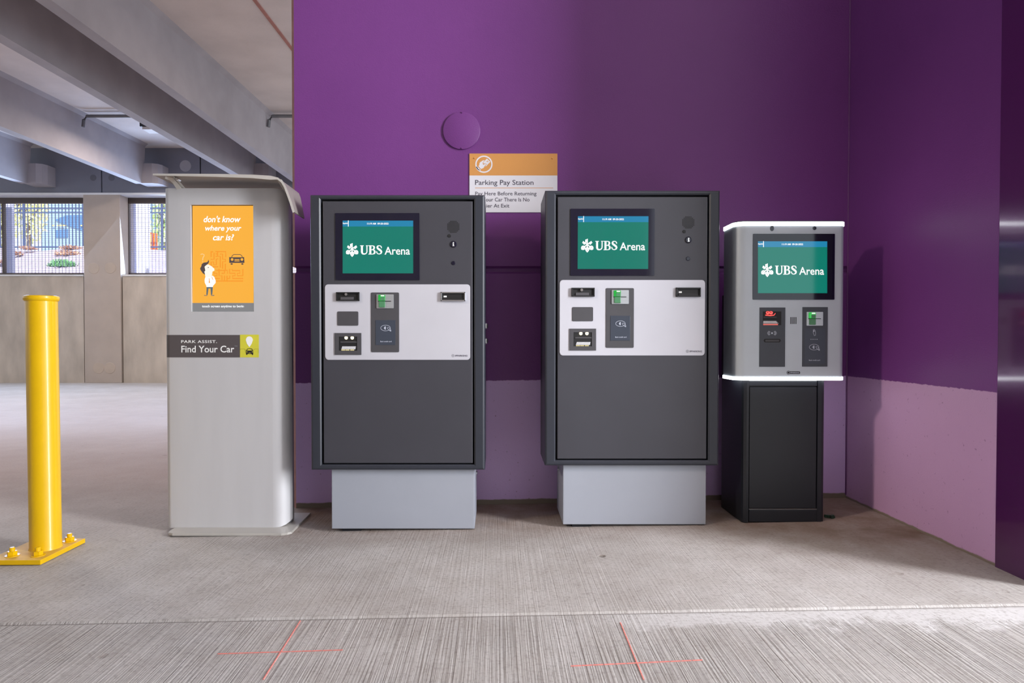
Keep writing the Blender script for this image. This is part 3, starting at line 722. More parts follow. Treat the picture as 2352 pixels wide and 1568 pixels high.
    for sgn in (-1, 1):
        for r in (6.5, 8.3, 10.2): a.stroke([(1773.3+sgn*r*math.cos(t), 764.8+r*math.sin(t)*0.62) for t in [(-0.9+0.3*i) for i in range(7)]], 0.7)
    a.build('contactless_print', M['print_grey'], L)
    x0, x1, z0, z1 = pr(1754, 778, 1793, 786, Yi); mb = MB(o); mb.prism(rrect(x0, x1, z0, z1, (z1-z0)/2-0.0001, 8), Yi-0.0012, Yi+0.001); mb.build('card_slot', M['blk_slot'], L)
    x0, x1, z0, z1 = pr(1757.5, 780, 1789.5, 784.3, Yi); mb = MB(o); mb.prism(rrect(x0, x1, z0, z1, (z1-z0)/2-0.0001, 8), Yi-0.002, Yi+0.001); mb.build('card_slot_flap', M['char_insert'], L)
    mb = MB(o)
    for i in range(5):
        x0, x1, z0, z1 = pr(1815+i*3.2, 728, 1816.6+i*3.2, 743.8, Ys); mb.box(x0, x1, Ys-0.0006, Ys+0.002, z0, z1)
    mb.build('speaker_grille', M['blk_slot'], root)
    R = insert('card_reader', (1842, 705, 1901, 841.5))
    card_reader(R, o, Yi, lambda x, y: (1852+(x-865)*(38.0/39.3), 716.2+(y-676)*(31.5/32)))
    ipl(R, 'contactless_pad', (1847.5, 754, 1895, 835), M['pad_slim'], 0.001)
    a = Art(Yi-0.0016, o); tap_symbol(a, 1870, 797); a.build('tap_symbol', M['print_grey'], R); a = Art(Yi-0.0016, o); a.text('Bank credit card', 1858, 825.5, 1883.5, 828.4, bold=0.02); a.build('pad_lettering', M['print_grey'], R)
    a = Art(Yi-0.0016, o)
    for i in range(4): a.rect(1862+i*4.6, 778.3, 1863.8+i*4.6, 779.8)
    a.stroke([(1868, 757), (1870, 756), (1872, 758), (1873.5, 764), (1873, 770), (1870.5, 771), (1868, 764), (1868, 757)], 0.8); a.rect(1868.6, 758, 1870.6, 762)
    a.build('pad_print', M['print_grey'], R)
    a = Art(Ys-0.0008, o); a.poly([(1811, 852.5), (1836.5, 852.5), (1837.6, 854), (1837.6, 857.5), (1836.5, 858.6), (1811, 858.6)]); a.circ(1811, 855.4, 4.2); bd = a.build('maker_badge', M['ink'], root)
    a = Art(Ys-0.0013, o); a.ring(1811, 855.4, 2.7, 0.8); a.text('IPPARKING', 1815.5, 854, 1835.5, 857.3, bold=0.03); a.build('badge_lettering', M['print_grey'], bd)
    return root
slim_kiosk()

# ------------------------------------------------------------------ wayfinding kiosk on the left
def finder_kiosk():
    Yp, Yb = 3.357, 3.466
    zf = floor_z(-1.4)
    org = Vector((-1.42, 3.56, zf)); o = org
    root = thing('wayfinding_kiosk', 'tall silver car finder kiosk with orange screen and curved visor on base plate', 'information kiosk', org)
    # base plate with rounded front corners
    xa, xb = at(369, 1230, Yp).x+0.02, at(668, 1230, Yp).x
    xb2 = at(714, 1180, 3.76).x; zp = zf+0.016
    pts = [(xa+0.04, Yp), (xb-0.05, Yp), (xb-0.02, Yp+0.01), (xb-0.004, Yp+0.03), (xb2, 3.72), (xb2, 3.76), (xa, 3.76), (xa, Yp+0.05), (xa+0.012, Yp+0.015)]
    mb = MB(o); mb.ext(pts, 'z', zf+0.002, zp, 0.003); mb.build('base_plate', M['visor'], root)
    # body: wide shallow shell with rounded edges
    x0, x1 = at(385, 820, Yb+0.03).x, at(668.5, 900, Yb+0.06).x
    zb, zt = at(530, 1212, Yb).z, at(530, 432, Yb).z
    def shell(e, yb, r0=0.03, r1=0.08):
        P = [(x0+e, yb)]
        for i in range(8):
            t = math.pi + math.pi/2*i/7; P.append((x0+e+r0+r0*math.cos(t), Yb+r0+r0*math.sin(t)))
        for i in range(12):
            t = 1.5*math.pi + math.pi/2*i/11; P.append((x1-e-r1+r1*math.cos(t), Yb+r1+r1*math.sin(t)))
        P.append((x1-e, yb)); return P
    # front shell with an opening for the screen, built from strips around the opening
    sx0, sx1, sz0, sz1 = pr(439.5, 470, 581.5, 715.5, Yb)
    P = shell(0, Yb+0.082)
    k = 8  # last point of the left arc
    left = P[:9]; right = P[9:]
    mb = MB(o)
    def strip(poly, za, zc): mb.ext(poly, 'z', za, zc)
    yb = Yb+0.082
    # round the lower and upper right ends with a swept set of slices
    n = 10
    def zlim(x):
        return 0.0
    strip(left+[(sx0, Yb), (sx0, yb)], zb, zt)
    strip([(sx0, Yb), (sx1, Yb), (sx1, yb), (sx0, yb)], zb, sz0)
    strip([(sx0, Yb), (sx1, Yb), (sx1, yb), (sx0, yb)], sz1, zt)
    bm = mb.bm
    strip([(sx1, Yb)]+[right[0]]+[(right[0][0], yb), (sx1, yb)], zb, zt)
    # curved edge, its ends cut to a rounded outline
    R = right
    def zz(x): 
        u = max(0.0, min(1.0, (x-R[0][0])/(x1-R[0][0]))); return 0.035*(1-math.sqrt(max(0, 1-u*u)))
    va = [[bm.verts.new((p[0], p[1], zb+zz(p[0]))) for p in R], [bm.verts.new((p[0], p[1], zt-zz(p[0])*0.8)) for p in R]]
    vb = [[bm.verts.new((p[0], yb, zb+zz(p[0]))) for p in R[:-1]]+[va[0][-1]], [bm.verts.new((p[0], yb, zt-zz(p[0])*0.8)) for p in R[:-1]]+[va[1][-1]]]
    for i in range(len(R)-1):
        bm.faces.new((va[0][i], va[0][i+1], va[1][i+1], va[1][i]))
        for lv in (0, 1):
            try: bm.faces.new((va[lv][i], va[lv][i+1], vb[lv][i+1], vb[lv][i]) if i < len(R)-2 else (va[lv][i], va[lv][i+1], vb[lv][i]))
            except ValueError: pass
    bmesh.ops.remove_doubles(bm, verts=bm.verts, dist=0.0004)
    mb.build('front_shell', M['silver_body'], root, smooth=True)
    mb = MB(o); mb.ext([(x0+0.015, yb), (x1-0.012, yb), (x1-0.012, yb+0.06), (x1-0.05, yb+0.115), (x0+0.06, yb+0.115), (x0+0.015, yb+0.06)], 'z', zp-0.001, zt-0.02, 0.004); mb.build('rear_shell', M['silver_shell'], root)
    mb = MB(o); mb.box(x0+0.05, x1-0.08, Yb+0.03, Yb+0.10, zp-0.002, zb+0.01); mb.build('foot', M['black'], root)
    # screen set back in its opening
    Ys = Yb+0.012
    mb = MB(o); mb.box(sx0-0.005, sx1+0.005, Ys+0.001, Ys+0.02, sz0-0.005, sz1+0.005); sc = mb.build('screen', M['bezel'], root)
    ddx, ddy = 1.3, 0.8
    T = lambda x, y: (x+ddx, y+ddy)
    a = Art(Ys, o, T=None); a.rect(442, 472.3, 582.5, 695.5); a.build('display', M['e_orange'], sc)
    a = Art(Ys, o); a.rect(442, 695.5, 582.5, 716); a.build('footer_bar', M['e_grey'], sc)
    Y1 = Ys-0.0006
    for t, x0t, x1t, yt, yb_ in (("don't know", 467.5, 553, 495.5, 510.5), ("where your", 471, 554.5, 517.5, 533.5), ("car is?", 489, 537.5, 537.5, 552)):
        a = Art(Y1, o); a.text(t, x0t, yt, x1t, yb_, shear=0.22, bold=0.022); a.build('screen_lettering', M['e_white'], sc)
    a = Art(Y1, o); a.text('touch screen anytime to begin', 464, 700, 560, 707.5, bold=0.02)
    a.build('footer_lettering', M['e_white'], sc)
    k = 10.45
    def q(*pts): return [(440+x/k, 570+y/k) for x, y in pts]
    a = Art(Y1, o); w = 30/k
    for pts in (((470, 70), (470, 210)), ((455, 85), (520, 85)), ((540, 105), (540, 265), (460, 265)), ((570, 80), (820, 80), (820, 215)), ((625, 80), (625, 190)), ((575, 135), (625, 135)), ((575, 195), (690, 195), (690, 465)),
                ((680, 140), (745, 140), (745, 265), (815, 265), (815, 320), (745, 320), (745, 490)), ((470, 440), (470, 330), (530, 330), (530, 395), (595, 395), (595, 255), (640, 255)), ((470, 445), (640, 445)),
                ((810, 370), (810, 520)), ((590, 530), (860, 530), (860, 610)), ((660, 495), (660, 660), (730, 660), (730, 765)), ((720, 600), (790, 600), (790, 530)), ((540, 560), (540, 600), (610, 600), (610, 660), (540, 660)),
                ((560, 725), (680, 725)), ((560, 785), (1235, 785), (1235, 725), (985, 725), (985, 660), (1045, 660), (1045, 600), (915, 600), (915, 495)), ((975, 495), (975, 535), (1160, 535), (1160, 600), (1100, 600), (1100, 660), (1230, 660), (1230, 495)),
                ((790, 655), (790, 785)), ((850, 655), (850, 785)), ((915, 655), (915, 725), (850, 725))):
        a.stroke(q(*pts), w)
    a.build('maze_graphic', M['e_maze'], sc)
    a = Art(Ys-0.001, o)
    a.stroke(q((955, 235), (975, 180), (1010, 150), (1170, 150), (1205, 180), (1225, 235)), 14/k)
    a.poly(q((905, 215), (1260, 215), (1270, 350), (905, 350))); a.poly(q((895, 212), (930, 212), (930, 232))); a.poly(q((1235, 212), (1265, 212), (1240, 232)))
    a.circ(440+962/k, 570+376/k, 27/k, 18/k); a.circ(440+1218/k, 570+376/k, 27/k, 18/k); a.build('car_graphic', M['e_char'], sc)
    a = Art(Ys-0.0016, o); a.circ(440+972/k, 570+268/k, 32/k); a.circ(440+1208/k, 570+268/k, 32/k); a.poly(q((1030, 262), (1150, 262), (1150, 282), (1030, 282))); a.poly(q((1030, 296), (1150, 296), (1150, 314), (1030, 314))); a.build('car_lamps', M['e_orange'], sc)
    # simple standing figure in a white shirt
    a = Art(Ys-0.001, o); a.poly(q((395, 385), (480, 430), (545, 490), (548, 535), (500, 560), (490, 640), (480, 700), (335, 700), (325, 640), (300, 560), (320, 530), (305, 470), (330, 410))); a.build('figure_face', M['e_cream'], sc)
    a = Art(Ys-0.0014, o); a.poly(q((335, 690), (480, 690), (500, 655), (545, 690), (578, 780), (575, 830), (515, 900), (510, 930), (358, 930), (350, 890), (318, 830), (312, 770), (320, 720))); a.build('figure_shirt', M['e_white'], sc)
    a = Art(Ys-0.0014, o); a.poly(q((405, 270), (420, 320), (400, 365), (310, 440), (330, 535), (305, 560), (325, 635), (270, 600), (215, 520), (205, 480), (235, 430), (245, 380), (290, 345), (370, 335), (395, 310))); a.circ(440+400/k, 570+462/k, 11/k, n=10); a.build('figure_hair', M['e_char'], sc)
    a = Art(Ys-0.0014, o); a.poly(q((360, 930), (510, 930), (495, 1120), (465, 1120), (455, 965), (405, 965), (385, 1120), (355, 1120))); a.poly(q((300, 1120), (380, 1130), (380, 1142), (300, 1135))); a.poly(q((465, 1130), (545, 1120), (545, 1138), (470, 1142))); a.build('figure_trousers', M['e_slate'], sc)
    a = Art(Ys-0.002, o); a.poly(q((410, 725), (430, 725), (428, 755), (442, 830), (412, 830), (418, 755))); a.stroke(q((485, 690), (515, 755)), 12/k); a.build('figure_tie', M['e_maze'], sc)
    a = Art(Ys-0.001, o); a.stroke(q((215, 150), (255, 135), (300, 155), (295, 190), (270, 230), (265, 290)), 18/k); a.circ(440+265/k, 570+325/k, 12/k, n=10); a.build('question_mark', emat('display_pale_orange', C(255, 214, 150), 0.95), sc)
    # dark name band with lime tile, wrapping the left edge
    Yl = Yb-0.001
    a = Art(Yl, o); a.rect(389, 769, 551.3, 820.5); bd = a.build('name_band', M['label_dark'], root)
    x_b = at(389, 795, Yl).x; zl0, zl1 = at(389, 820.5, Yl).z, at(389, 769, Yl).z
    mb = MB(o)
    for i in range(7):
        t0, t1 = math.pi+math.pi/2*i/7, math.pi+math.pi/2*(i+1)/7; r0 = 0.03
        pa = [(x0+r0+(r0+e)*math.cos(t), Yb+r0+(r0+e)*math.sin(t)) for t, e in ((t0, 0.001), (t1, 0.001), (t1, -0.0005), (t0, -0.0005))]
        mb.ext(pa, 'z', zl0, zl1)
    mb.build('band_wrap', M['label_dark'], bd)
    a = Art(Yl-0.0008, o); a.text('PARK ASSIST.', 416, 781, 498.5, 787.5, bold=0.018, spacing=1.1); a.build('band_lettering', M['print_white'], bd); a = Art(Yl-0.0008, o); a.text('Find Your Car', 416.3, 793.5, 538, 809.3, bold=0.014); a.build('band_lettering', M['print_white'], bd)
    a = Art(Yl-0.0008, o); a.text('TM', 538.6, 793, 545, 796.7); a.build('trademark', M['print_mid'], bd)
    a = Art(Yl, o); a.rect(551.3, 768.3, 594.5, 820.5); ti = a.build('lime_tile', M['lime'], root)
    a = Art(Yl-0.0008, o)
    n = 20; pin = [(572.6+8.1*math.cos(math.pi+math.pi*i/n), 781+8.8*math.sin(math.pi+math.pi*i/n)) for i in range(n+1)]+[(578, 789), (572.8, 797), (567, 789)]
    a.poly(pin); a.build('pin_graphic', M['print_white'], ti)
    a = Art(Yl-0.0008, o); kk = 10.0
    def q2(*pts): return [(375+x/kk, 755+y/kk) for x, y in pts]
    for dx in (-165, 165):
        a = Art(Yl-0.0008, o); a.stroke(q2(*[(max(1772, min(2186, x+dx)), y) for x, y in ((1912, 490), (1935, 460), (2035, 460), (2055, 490), (2060, 560))]), 10/kk); a.build('faded_car', M['lime_dark'], ti)
    a = Art(Yl-0.0012, o)
    a.stroke(q2((1912, 500), (1935, 460), (1985, 453), (2035, 460), (2058, 500)), 12/kk)
    a.poly(q2((1905, 498), (2062, 498), (2066, 575), (1903, 575))); a.poly(q2((1908, 570), (1932, 570), (1932, 598), (1908, 598))); a.poly(q2((2038, 570), (2062, 570), (2062, 598), (2038, 598))); a.build('car_graphic', M['ink'], ti)
    a = Art(Yl-0.0016, o); a.poly(q2((1912, 518), (1938, 530), (1930, 540), (1912, 534))); a.poly(q2((2056, 518), (2030, 530), (2038, 540), (2056, 534))); a.poly(q2((1958, 548), (2010, 548), (2004, 558), (1964, 558))); a.build('car_lamps', M['lime'], ti)
    # visor: bent sheet over the top, tail hanging beside the right edge
    Yv = 3.34; D = 0.30
    line = [(352, 402), (420, 402.3), (500, 402.8), (580, 404.5), (622, 407), (638, 411), (647, 418), (654, 430), (660, 446), (666.5, 464), (674, 488)]
    P = [at(px, py, Yv) for px, py in line]
    mb = MB(o); bm = mb.bm; t = 0.006
    A, B = [], []
    for i, p in enumerate(P):
        a_, b_ = P[max(i-1, 0)], P[min(i+1, len(P)-1)]; dx, dz = b_.x-a_.x, b_.z-a_.z; l = math.hypot(dx, dz); nx, nz = -dz/l*t, dx/l*t
        u = i/(len(P)-1); dep = D if i < 6 else D*(1-0.42*(i-5)/5)
        A.append([bm.verts.new((p.x, Yv, p.z)), bm.verts.new((p.x, Yv+dep, p.z))]); B.append([bm.verts.new((p.x+nx, Yv, p.z+nz)), bm.verts.new((p.x+nx, Yv+dep, p.z+nz))])
    for i in range(len(P)-1):
        bm.faces.new((A[i][0], A[i+1][0], A[i+1][1], A[i][1])); bm.faces.new((B[i][0], B[i][1], B[i+1][1], B[i+1][0]))
        bm.faces.new((A[i][0], B[i][0], B[i+1][0], A[i+1][0])); bm.faces.new((A[i][1], A[i+1][1], B[i+1][1], B[i][1]))
    for e in (0, -1): bm.faces.new((A[e][0], A[e][1], B[e][1], B[e][0]))
    vz = mb.build('visor', M['visor_shade'], root, smooth=True)
    # pale folded lip along the front of the sheet and down its tail
    mb = MB(o); bm = mb.bm; V = []
    for i, p in enumerate(P):
        a_, b_ = P[max(i-1, 0)], P[min(i+1, len(P)-1)]; dx, dz = b_.x-a_.x, b_.z-a_.z; l = math.hypot(dx, dz); nx, nz = -dz/l, dx/l
        w_ = (0.009+0.011*min(1, i/4)) if i < 5 else 0.010; x_, z_ = p.x+nx*t*1.15, p.z+nz*t*1.15
        V.append([bm.verts.new((x_, Yv-0.004, z_)), bm.verts.new((x_-nx*w_, Yv-0.004, z_-nz*w_)), bm.verts.new((x_-nx*w_, Yv+0.004, z_-nz*w_)), bm.verts.new((x_, Yv+0.004, z_))])
    for a_, b_ in zip(V, V[1:]):
        for j in range(4): bm.faces.new((a_[j], a_[(j+1) % 4], b_[(j+1) % 4], b_[j]))
    bm.faces.new(V[0]); bm.faces.new(V[-1][::-1]); mb.build('visor_lip', M['visor'], vz)
    # curved struts carrying the visor
    def strut(pp, w, y):
        mb = MB(o); bm = mb.bm
        L = [at(x, yy, 3.36+(y-3.36)*i_/(len(pp)-1)) for i_, (x, yy) in enumerate(pp)]; V = []
        for i, p in enumerate(L):
            a_, b_ = L[max(i-1, 0)], L[min(i+1, len(L)-1)]; dx, dz = b_.x-a_.x, b_.z-a_.z; l = math.hypot(dx, dz); nx, nz = -dz/l*w/2, dx/l*w/2
            V.append([bm.verts.new((p.x+nx, p.y, p.z+nz)), bm.verts.new((p.x-nx, p.y, p.z-nz)), bm.verts.new((p.x-nx, p.y+0.02, p.z-nz)), bm.verts.new((p.x+nx, p.y+0.02, p.z+nz))])
        for a_, b_ in zip(V, V[1:]):
            for j in range(4): bm.faces.new((a_[j], a_[(j+1) % 4], b_[(j+1) % 4], b_[j]))
        bm.faces.new(V[0]); bm.faces.new(V[-1][::-1]); return mb.build('visor_strut', M['visor'], root)
    strut([(380, 405), (392, 410), (402, 420), (412, 436)], 0.022, 3.47)
    strut([(399, 407), (408, 416), (424, 436)], 0.010, 3.49)
    strut([(640, 411), (648, 424), (660, 442)], 0.022, 3.47)
    q_ = at(406, 411, 3.37); mb = MB(o); mb.lathe((q_.x, 3.37, q_.z), ((0.006, -0.004), (0.008, 0.0), (0.008, 0.03)), 12, 'y'); mb.build('strut_bolt', M['chrome'], root)
    return root
finder_kiosk()

# ------------------------------------------------------------------ bollard
def bollard():
    bx, by = -2.185, 3.145; zf = floor_z(bx)
    root = thing('bollard', 'yellow steel bollard bolted to the floor near the silver kiosk', 'bollard', (bx, by, zf)); o = Vector((bx, by, zf))
    zt = at(95, 679, by).z; zp = zf+0.026; r = 0.0665
    mb = MB(o)
    mb.lathe((bx, by, 0), ((r+0.004, zp-0.002), (r, zp+0.008), (r, zt-0.028), (r+0.006, zt-0.022), (r+0.008, zt-0.012), (r+0.006, zt-0.003), (r-0.004, zt), (r-0.012, zt-0.001)), 48)
    post = mb.build('post', M['yellow'], root, smooth=True)
    mb = MB(o); mb.box(-2.335, -2.085, 2.965, 3.29, zf+0.004, zp, 0.002); mb.build('base_plate', [M['yellow'], M['yellow_dusty']], root)
    pl = root.children[-1] if root.children else None
    for ob in root.children:
        if ob.name.startswith('base_plate'):
            for p in ob.data.polygons:
                if p.normal.z > 0.9: p.material_index = 1
    for x, y in ((-2.262, 3.03), (-2.142, 3.03), (-2.135, 3.245), (-2.27, 3.245)):
        mb = MB(o); mb.lathe((x, y, 0), ((0.030, zp), (0.030, zp+0.003)), 24)
        hexa = [(x+0.021*math.cos(math.pi/3*i+0.3), y+0.021*math.sin(math.pi/3*i+0.3)) for i in range(6)]
        mb.ext(hexa, 'z', zp+0.003, zp+0.022, 0.001); mb.lathe((x, y, 0), ((0.0115, zp+0.02), (0.0115, zp+0.036), (0.009, zp+0.039)), 14); mb.build('anchor_bolt', M['yellow'], root)
    root.rotation_euler = (0, math.radians(-0.35), 0)
bollard()

# ------------------------------------------------------------------ sign and round cover on the purple wall
def sign():
    Y = DW-0.006; q = at(1179, 420, Y)
    root = thing('pay_station_sign', 'square ochre and white notice with hand pictogram on the purple wall', 'sign', (q.x, DW, q.z)); o = root.location
    x0, x1, z0, z1 = pr(1078.3, 352.5, 1280.3, 487.5, Y)
    mb = MB(o); mb.box(x0, x1, Y, DW-0.0005, z0, z1); mb.build('board', M['sign_white'], root)
    a = Art(Y-0.0006, o); a.rect(1078.3, 352.5, 1280.3, 402.8); band = a.build('ochre_band', M['ochre'], root)
    a = Art(Y-0.0012, o); k = 31.36
    def qq(*pts): return [(1085+x/k, 352+y/k) for x, y in pts]
    a.ring(1085+830/k, 352+785/k, 575/k, 95/k)
    a.poly(qq((430, 920), (500, 840), (510, 720), (560, 640), (760, 510), (880, 500), (780, 620), (750, 740), (790, 810), (880, 760), (980, 740), (1010, 790), (900, 900), (800, 1060), (610, 1130)))
    a.poly(qq((800, 740), (790, 640), (1050, 370), (1290, 610), (960, 950), (930, 930), (1030, 800), (990, 730), (880, 730)))
    a.poly(qq((330, 930), (610, 1180), (570, 1250), (420, 1200), (260, 1000)))
    a.build('hand_pictogram', M['sign_white'], band)
    a = Art(Y-0.0018, o); a.stroke(qq((1000, 610), (1100, 520)), 26/k); a.stroke(qq((1095, 525), (1150, 580), (1120, 625), (1060, 580)), 26/k); a.circ(1085+510/k, 352+1168/k, 24/k, n=10); a.stroke(qq((395, 950), (590, 1150)), 14/k); a.stroke(qq((860, 545), (760, 680), (785, 815), (930, 735), (1010, 790), (920, 920)), 20/k); a.build('pictogram_detail', M['ochre'], band)
    for tx, *bb in (('Parking Pay Station', 1091.3, 413, 1225.3, 428.2), ('Pay Here Before Returning', 1091.5, 440, 1232.3, 451.2), ('To Your Car There Is No', 1091.5, 453.8, 1216.3, 462.6), ('Cashier At Exit', 1091.5, 467.8, 1170, 476.6)):
        a = Art(Y-0.0006, o); a.text(tx, *bb, bold=0.006); a.build('sign_lettering', M['print_dark'], root)
    a = Art(Y-0.0006, o); a.rect(1091.3, 431, 1270.5, 432.1); a.build('rule_line', M['ochre'], root)
    for px, py in ((1089.7, 363.2), (1268.6, 364)):
        q = at(px, py, Y); mb = MB(o); mb.lathe((q.x, Y, q.z), ((0.003, -0.006), (0.0045, -0.003), (0.0045, 0.001)), 12, 'y'); mb.build('fixing_screw', M['ochre'], root)
sign()
q = at(1060.5, 301, DW)
root = thing('junction_box_cover', 'flat round cover plate painted purple on the wall above the sign', 'cover plate', (q.x, DW, q.z))
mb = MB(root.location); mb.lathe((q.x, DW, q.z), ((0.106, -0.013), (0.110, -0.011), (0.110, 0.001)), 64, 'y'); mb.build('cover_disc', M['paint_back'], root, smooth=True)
for py in (260, 342):
    s = at(1060.5, py, DW); mb = MB(root.location); mb.lathe((s.x, DW-0.012, s.z), ((0.003, -0.006), (0.005, -0.003), (0.005, 0.002)), 12, 'y'); mb.build('cover_screw', M['purple_edge'], root)

# ------------------------------------------------------------------ red laser lines laid on the floor as solid coloured strips, leaf scrap
def on_floor(px, py):
    Y = 2.0
    for _ in range(30):
        p = at(px, py, Y); e = p.z - floor_z(p.x); Y += e*F/max(50, (py-775))*0.9
    return at(px, py, Y)
def cross(segs, label, group):
    pts = [[on_floor(*p) for p in s] for s in segs]
    c = sum((p for s in pts for p in s), Vector())/4; c.z = floor_z(c.x)
    mb = MB(c)
    for a, b in pts:
        d = (b-a).normalized(); n = Vector((-d.y, d.x, 0))*0.0017; K = 12
        for i in range(K):
            p0, p1 = a.lerp(b, i/K), a.lerp(b, (i+0.93)/K); h = 0.0025
            vs = [mb.bm.verts.new((v.x, v.y, floor_z(v.x)+hz)) for hz in (0.0004, h) for v in (p0-n, p1-n, p1+n, p0+n)]
            for f in ((0, 3, 2, 1), (4, 5, 6, 7), (0, 1, 5, 4), (1, 2, 6, 5), (2, 3, 7, 6), (3, 0, 4, 7)): mb.bm.faces.new([vs[i] for i in f])
    o = mb.build('floor_laser_cross', M['red_line']); tag(o, label, 'floor marking', group)
cross([[(500, 1502), (789, 1493)], [(690, 1426), (604, 1562)]], 'thin red laser cross on the concrete in front of the silver kiosk', 'red crosses on the floor')
cross([[(1311, 1530), (1615, 1516)], [(1425, 1430), (1479, 1562)]], 'red laser cross on concrete before the pay station nearest the slim kiosk', 'red crosses on the floor')
c = on_floor(1912, 1188)
mb = MB(Vector((c.x, c.y, floor_z(c.x))))
for i in range(5):
    a = random.uniform(0, 6.28); L = random.uniform(0.02, 0.035); z = floor_z(c.x); px, py = c.x+random.uniform(-0.02, 0.02), c.y+random.uniform(-0.02, 0.02)
    pts = [(px, py), (px+L*0.5*math.cos(a+0.5), py+L*0.5*math.sin(a+0.5)), (px+L*math.cos(a), py+L*math.sin(a)), (px+L*0.5*math.cos(a-0.5), py+L*0.5*math.sin(a-0.5))]
    mb.ext(pts, 'z', z+0.001, z+0.006+0.003*i)
tag(mb.build('leaf_scrap', M['leaf_scrap']), 'small dark green leaf scrap on the floor in the wall corner', 'leaf')

# ------------------------------------------------------------------ pipes and lamp under the ceiling
Yq = 12.4
for x0, x1, lab in ((-7.75, -5.60, 'grey conduit across the ceiling bay beside the small lamp'), (-4.25, -1.6, 'grey conduit across the ceiling bay at the purple wall edge')):
    zq = slab_z(Yq)-0.10; mb = MB((x0, Yq, zq)); mb.tube([(x0-0.07, Yq, zq-0.20), (x0-0.055, Yq, zq-0.07), (x0, Yq, zq), (x1, Yq, zq)], 0.030, 12)
    mb.tube([(x0-0.05, Yq+0.1, zq+0.035), (x0, Yq+0.1, zq+0.05), (x1, Yq+0.1, zq+0.05)], 0.018, 10)
    tag(mb.build('ceiling_conduit', M['galv'], smooth=True), lab, 'pipe', 'conduits under the ceiling')
q = at(342, 293, 12.6)
root = thing('ceiling_lamp', 'small box lamp under the ceiling between two concrete beams', 'lamp', (q.x, 12.6, slab_z(12.6)-0.02))
mb = MB(root.location); mb.box(q.x-0.10, q.x+0.14, 12.45, 12.75, slab_z(12.6)-0.28, slab_z(12.6)-0.17, 0.01); mb.box(q.x-0.02, q.x+0.02, 12.58, 12.62, slab_z(12.6)-0.19, slab_z(12.6)+0.005); mb.build('housing', M['char'], root)
mb = MB(root.location); mb.box(q.x-0.06, q.x+0.20, 12.47, 12.73, slab_z(12.6)-0.33, slab_z(12.6)-0.275, 0.005); mb.build('diffuser', M['ledge'], root)

# ------------------------------------------------------------------ outside, beyond the far windows
def ground_z(x, y): return 1.6 + max(0, min(1, (y-15.6)/10.2))*2.95
M['mulch'] = mat('dark_mulch', C(150, 140, 152), 0.95, var=0.35, vs=9, bump=0.04, bs=14)
bm = bmesh.new(); nx, ny = 40, 26
GG = [[bm.verts.new((-30+i*0.8, 15.7+j*0.5, ground_z(0, 15.7+j*0.5)+random.uniform(-0.05, 0.05)+0.12*math.sin(i*0.9+j*0.2)*(j/ny))) for j in range(ny)] for i in range(nx)]
for i in range(nx-1):
    for j in range(ny-1): bm.faces.new((GG[i][j], GG[i+1][j], GG[i+1][j+1], GG[i][j+1]))
mb = MB(); mb.bm.free(); mb.bm = bm; tag(mb.build('outside_hill', M['mulch']), kind='structure')
M['yard'] = mat('pale_yard', C(226, 222, 214), 0.9, var=0.05)
mb = MB(); mb.box(-60, 10, 27.9, 70, 4.2, 4.4); tag(mb.build('outside_ground', M['yard']), kind='structure')
M['iron'] = mat('dark_blue_iron', C(70, 86, 122), 0.5, metal=0.3, var=0.05)
def fence():
    Y = 26.2; zb = 4.45; zt = at(0, 464, Y).z
    root = thing('iron_fence', 'dark picket fence along the mulch slope outside the windows', 'fence', (-19, Y, zb)); o = root.location
    mb = MB(o)
    for py in (478.5, 488, 567):
        z = at(0, py, Y).z; mb.box(-25.5, -11.5, Y-0.02, Y+0.02, z-0.022, z+0.022)
    mb.build('rail', M['iron'], root)
    mb = MB(o); x = -25.4
    while x < -11.5: mb.box(x-0.012, x+0.012, Y-0.012, Y+0.012, zb, zt); x += 0.138
    ob = mb.build('picket', M['iron'], root); ob['kind'] = 'stuff'
    for px in (55, 372, -90, 214):
        x = at(px, 500, Y).x; mb = MB(o); mb.box(x-0.035, x+0.035, Y-0.04, Y+0.04, zb-0.1, zt+0.02); mb.build('post', M['iron'], root)
fence()
M['bark'] = mat('bark', C(120, 104, 90), 0.9, var=0.2)
M['leaf_y'] = mat('yellow_green_leaf', C(230, 232, 160), 0.7, var=0.25, vs=2)
M['leaf_g'] = mat('fresh_green_leaf', C(192, 222, 150), 0.7, var=0.25, vs=2)
def tree(cx, cy, cz, rx, rz, leaf, label, n=900):
    zb = 4.3; root = thing('tree', label, 'tree', (cx, cy, zb), 'trees beyond the fence'); o = root.location
    mb = MB(o); mb.tube([(cx, cy, zb), (cx+0.1, cy, (zb+cz)/2), (cx, cy, cz)], [0.16, 0.12, 0.07], 8)
    for k in range(5):
        a = random.uniform(0, 6.28); mb.tube([(cx, cy, cz-rz*0.5), (cx+rx*0.6*math.cos(a), cy+rx*0.6*math.sin(a), cz+rz*random.uniform(-0.1, 0.6))], [0.06, 0.02], 6)
    mb.build('trunk', M['bark'], root)
    mb = MB(o); bm = mb.bm
    for k in range(n):
        u = Vector((random.gauss(0, 1), random.gauss(0, 1), random.gauss(0, 1))).normalized()*random.random()**0.45
        c = Vector((cx+u.x*rx, cy+u.y*rx, cz+u.z*rz)); s = random.uniform(0.07, 0.17)
        a = Vector((random.gauss(0, 1), random.gauss(0, 1), random.gauss(0, 1))).normalized(); b = a.orthogonal().normalized()
        bm.faces.new([bm.verts.new(c+a*s), bm.verts.new(c+b*s*0.6), bm.verts.new(c-a*s), bm.verts.new(c-b*s*0.6)])
    mb.build('crown', leaf, root)
p = at(62, 490, 36); tree(p.x, 36, p.z+0.4, 1.05, 2.1, M['leaf_y'], 'yellow-green tree beyond the fence, next to the pale blue building', 800)
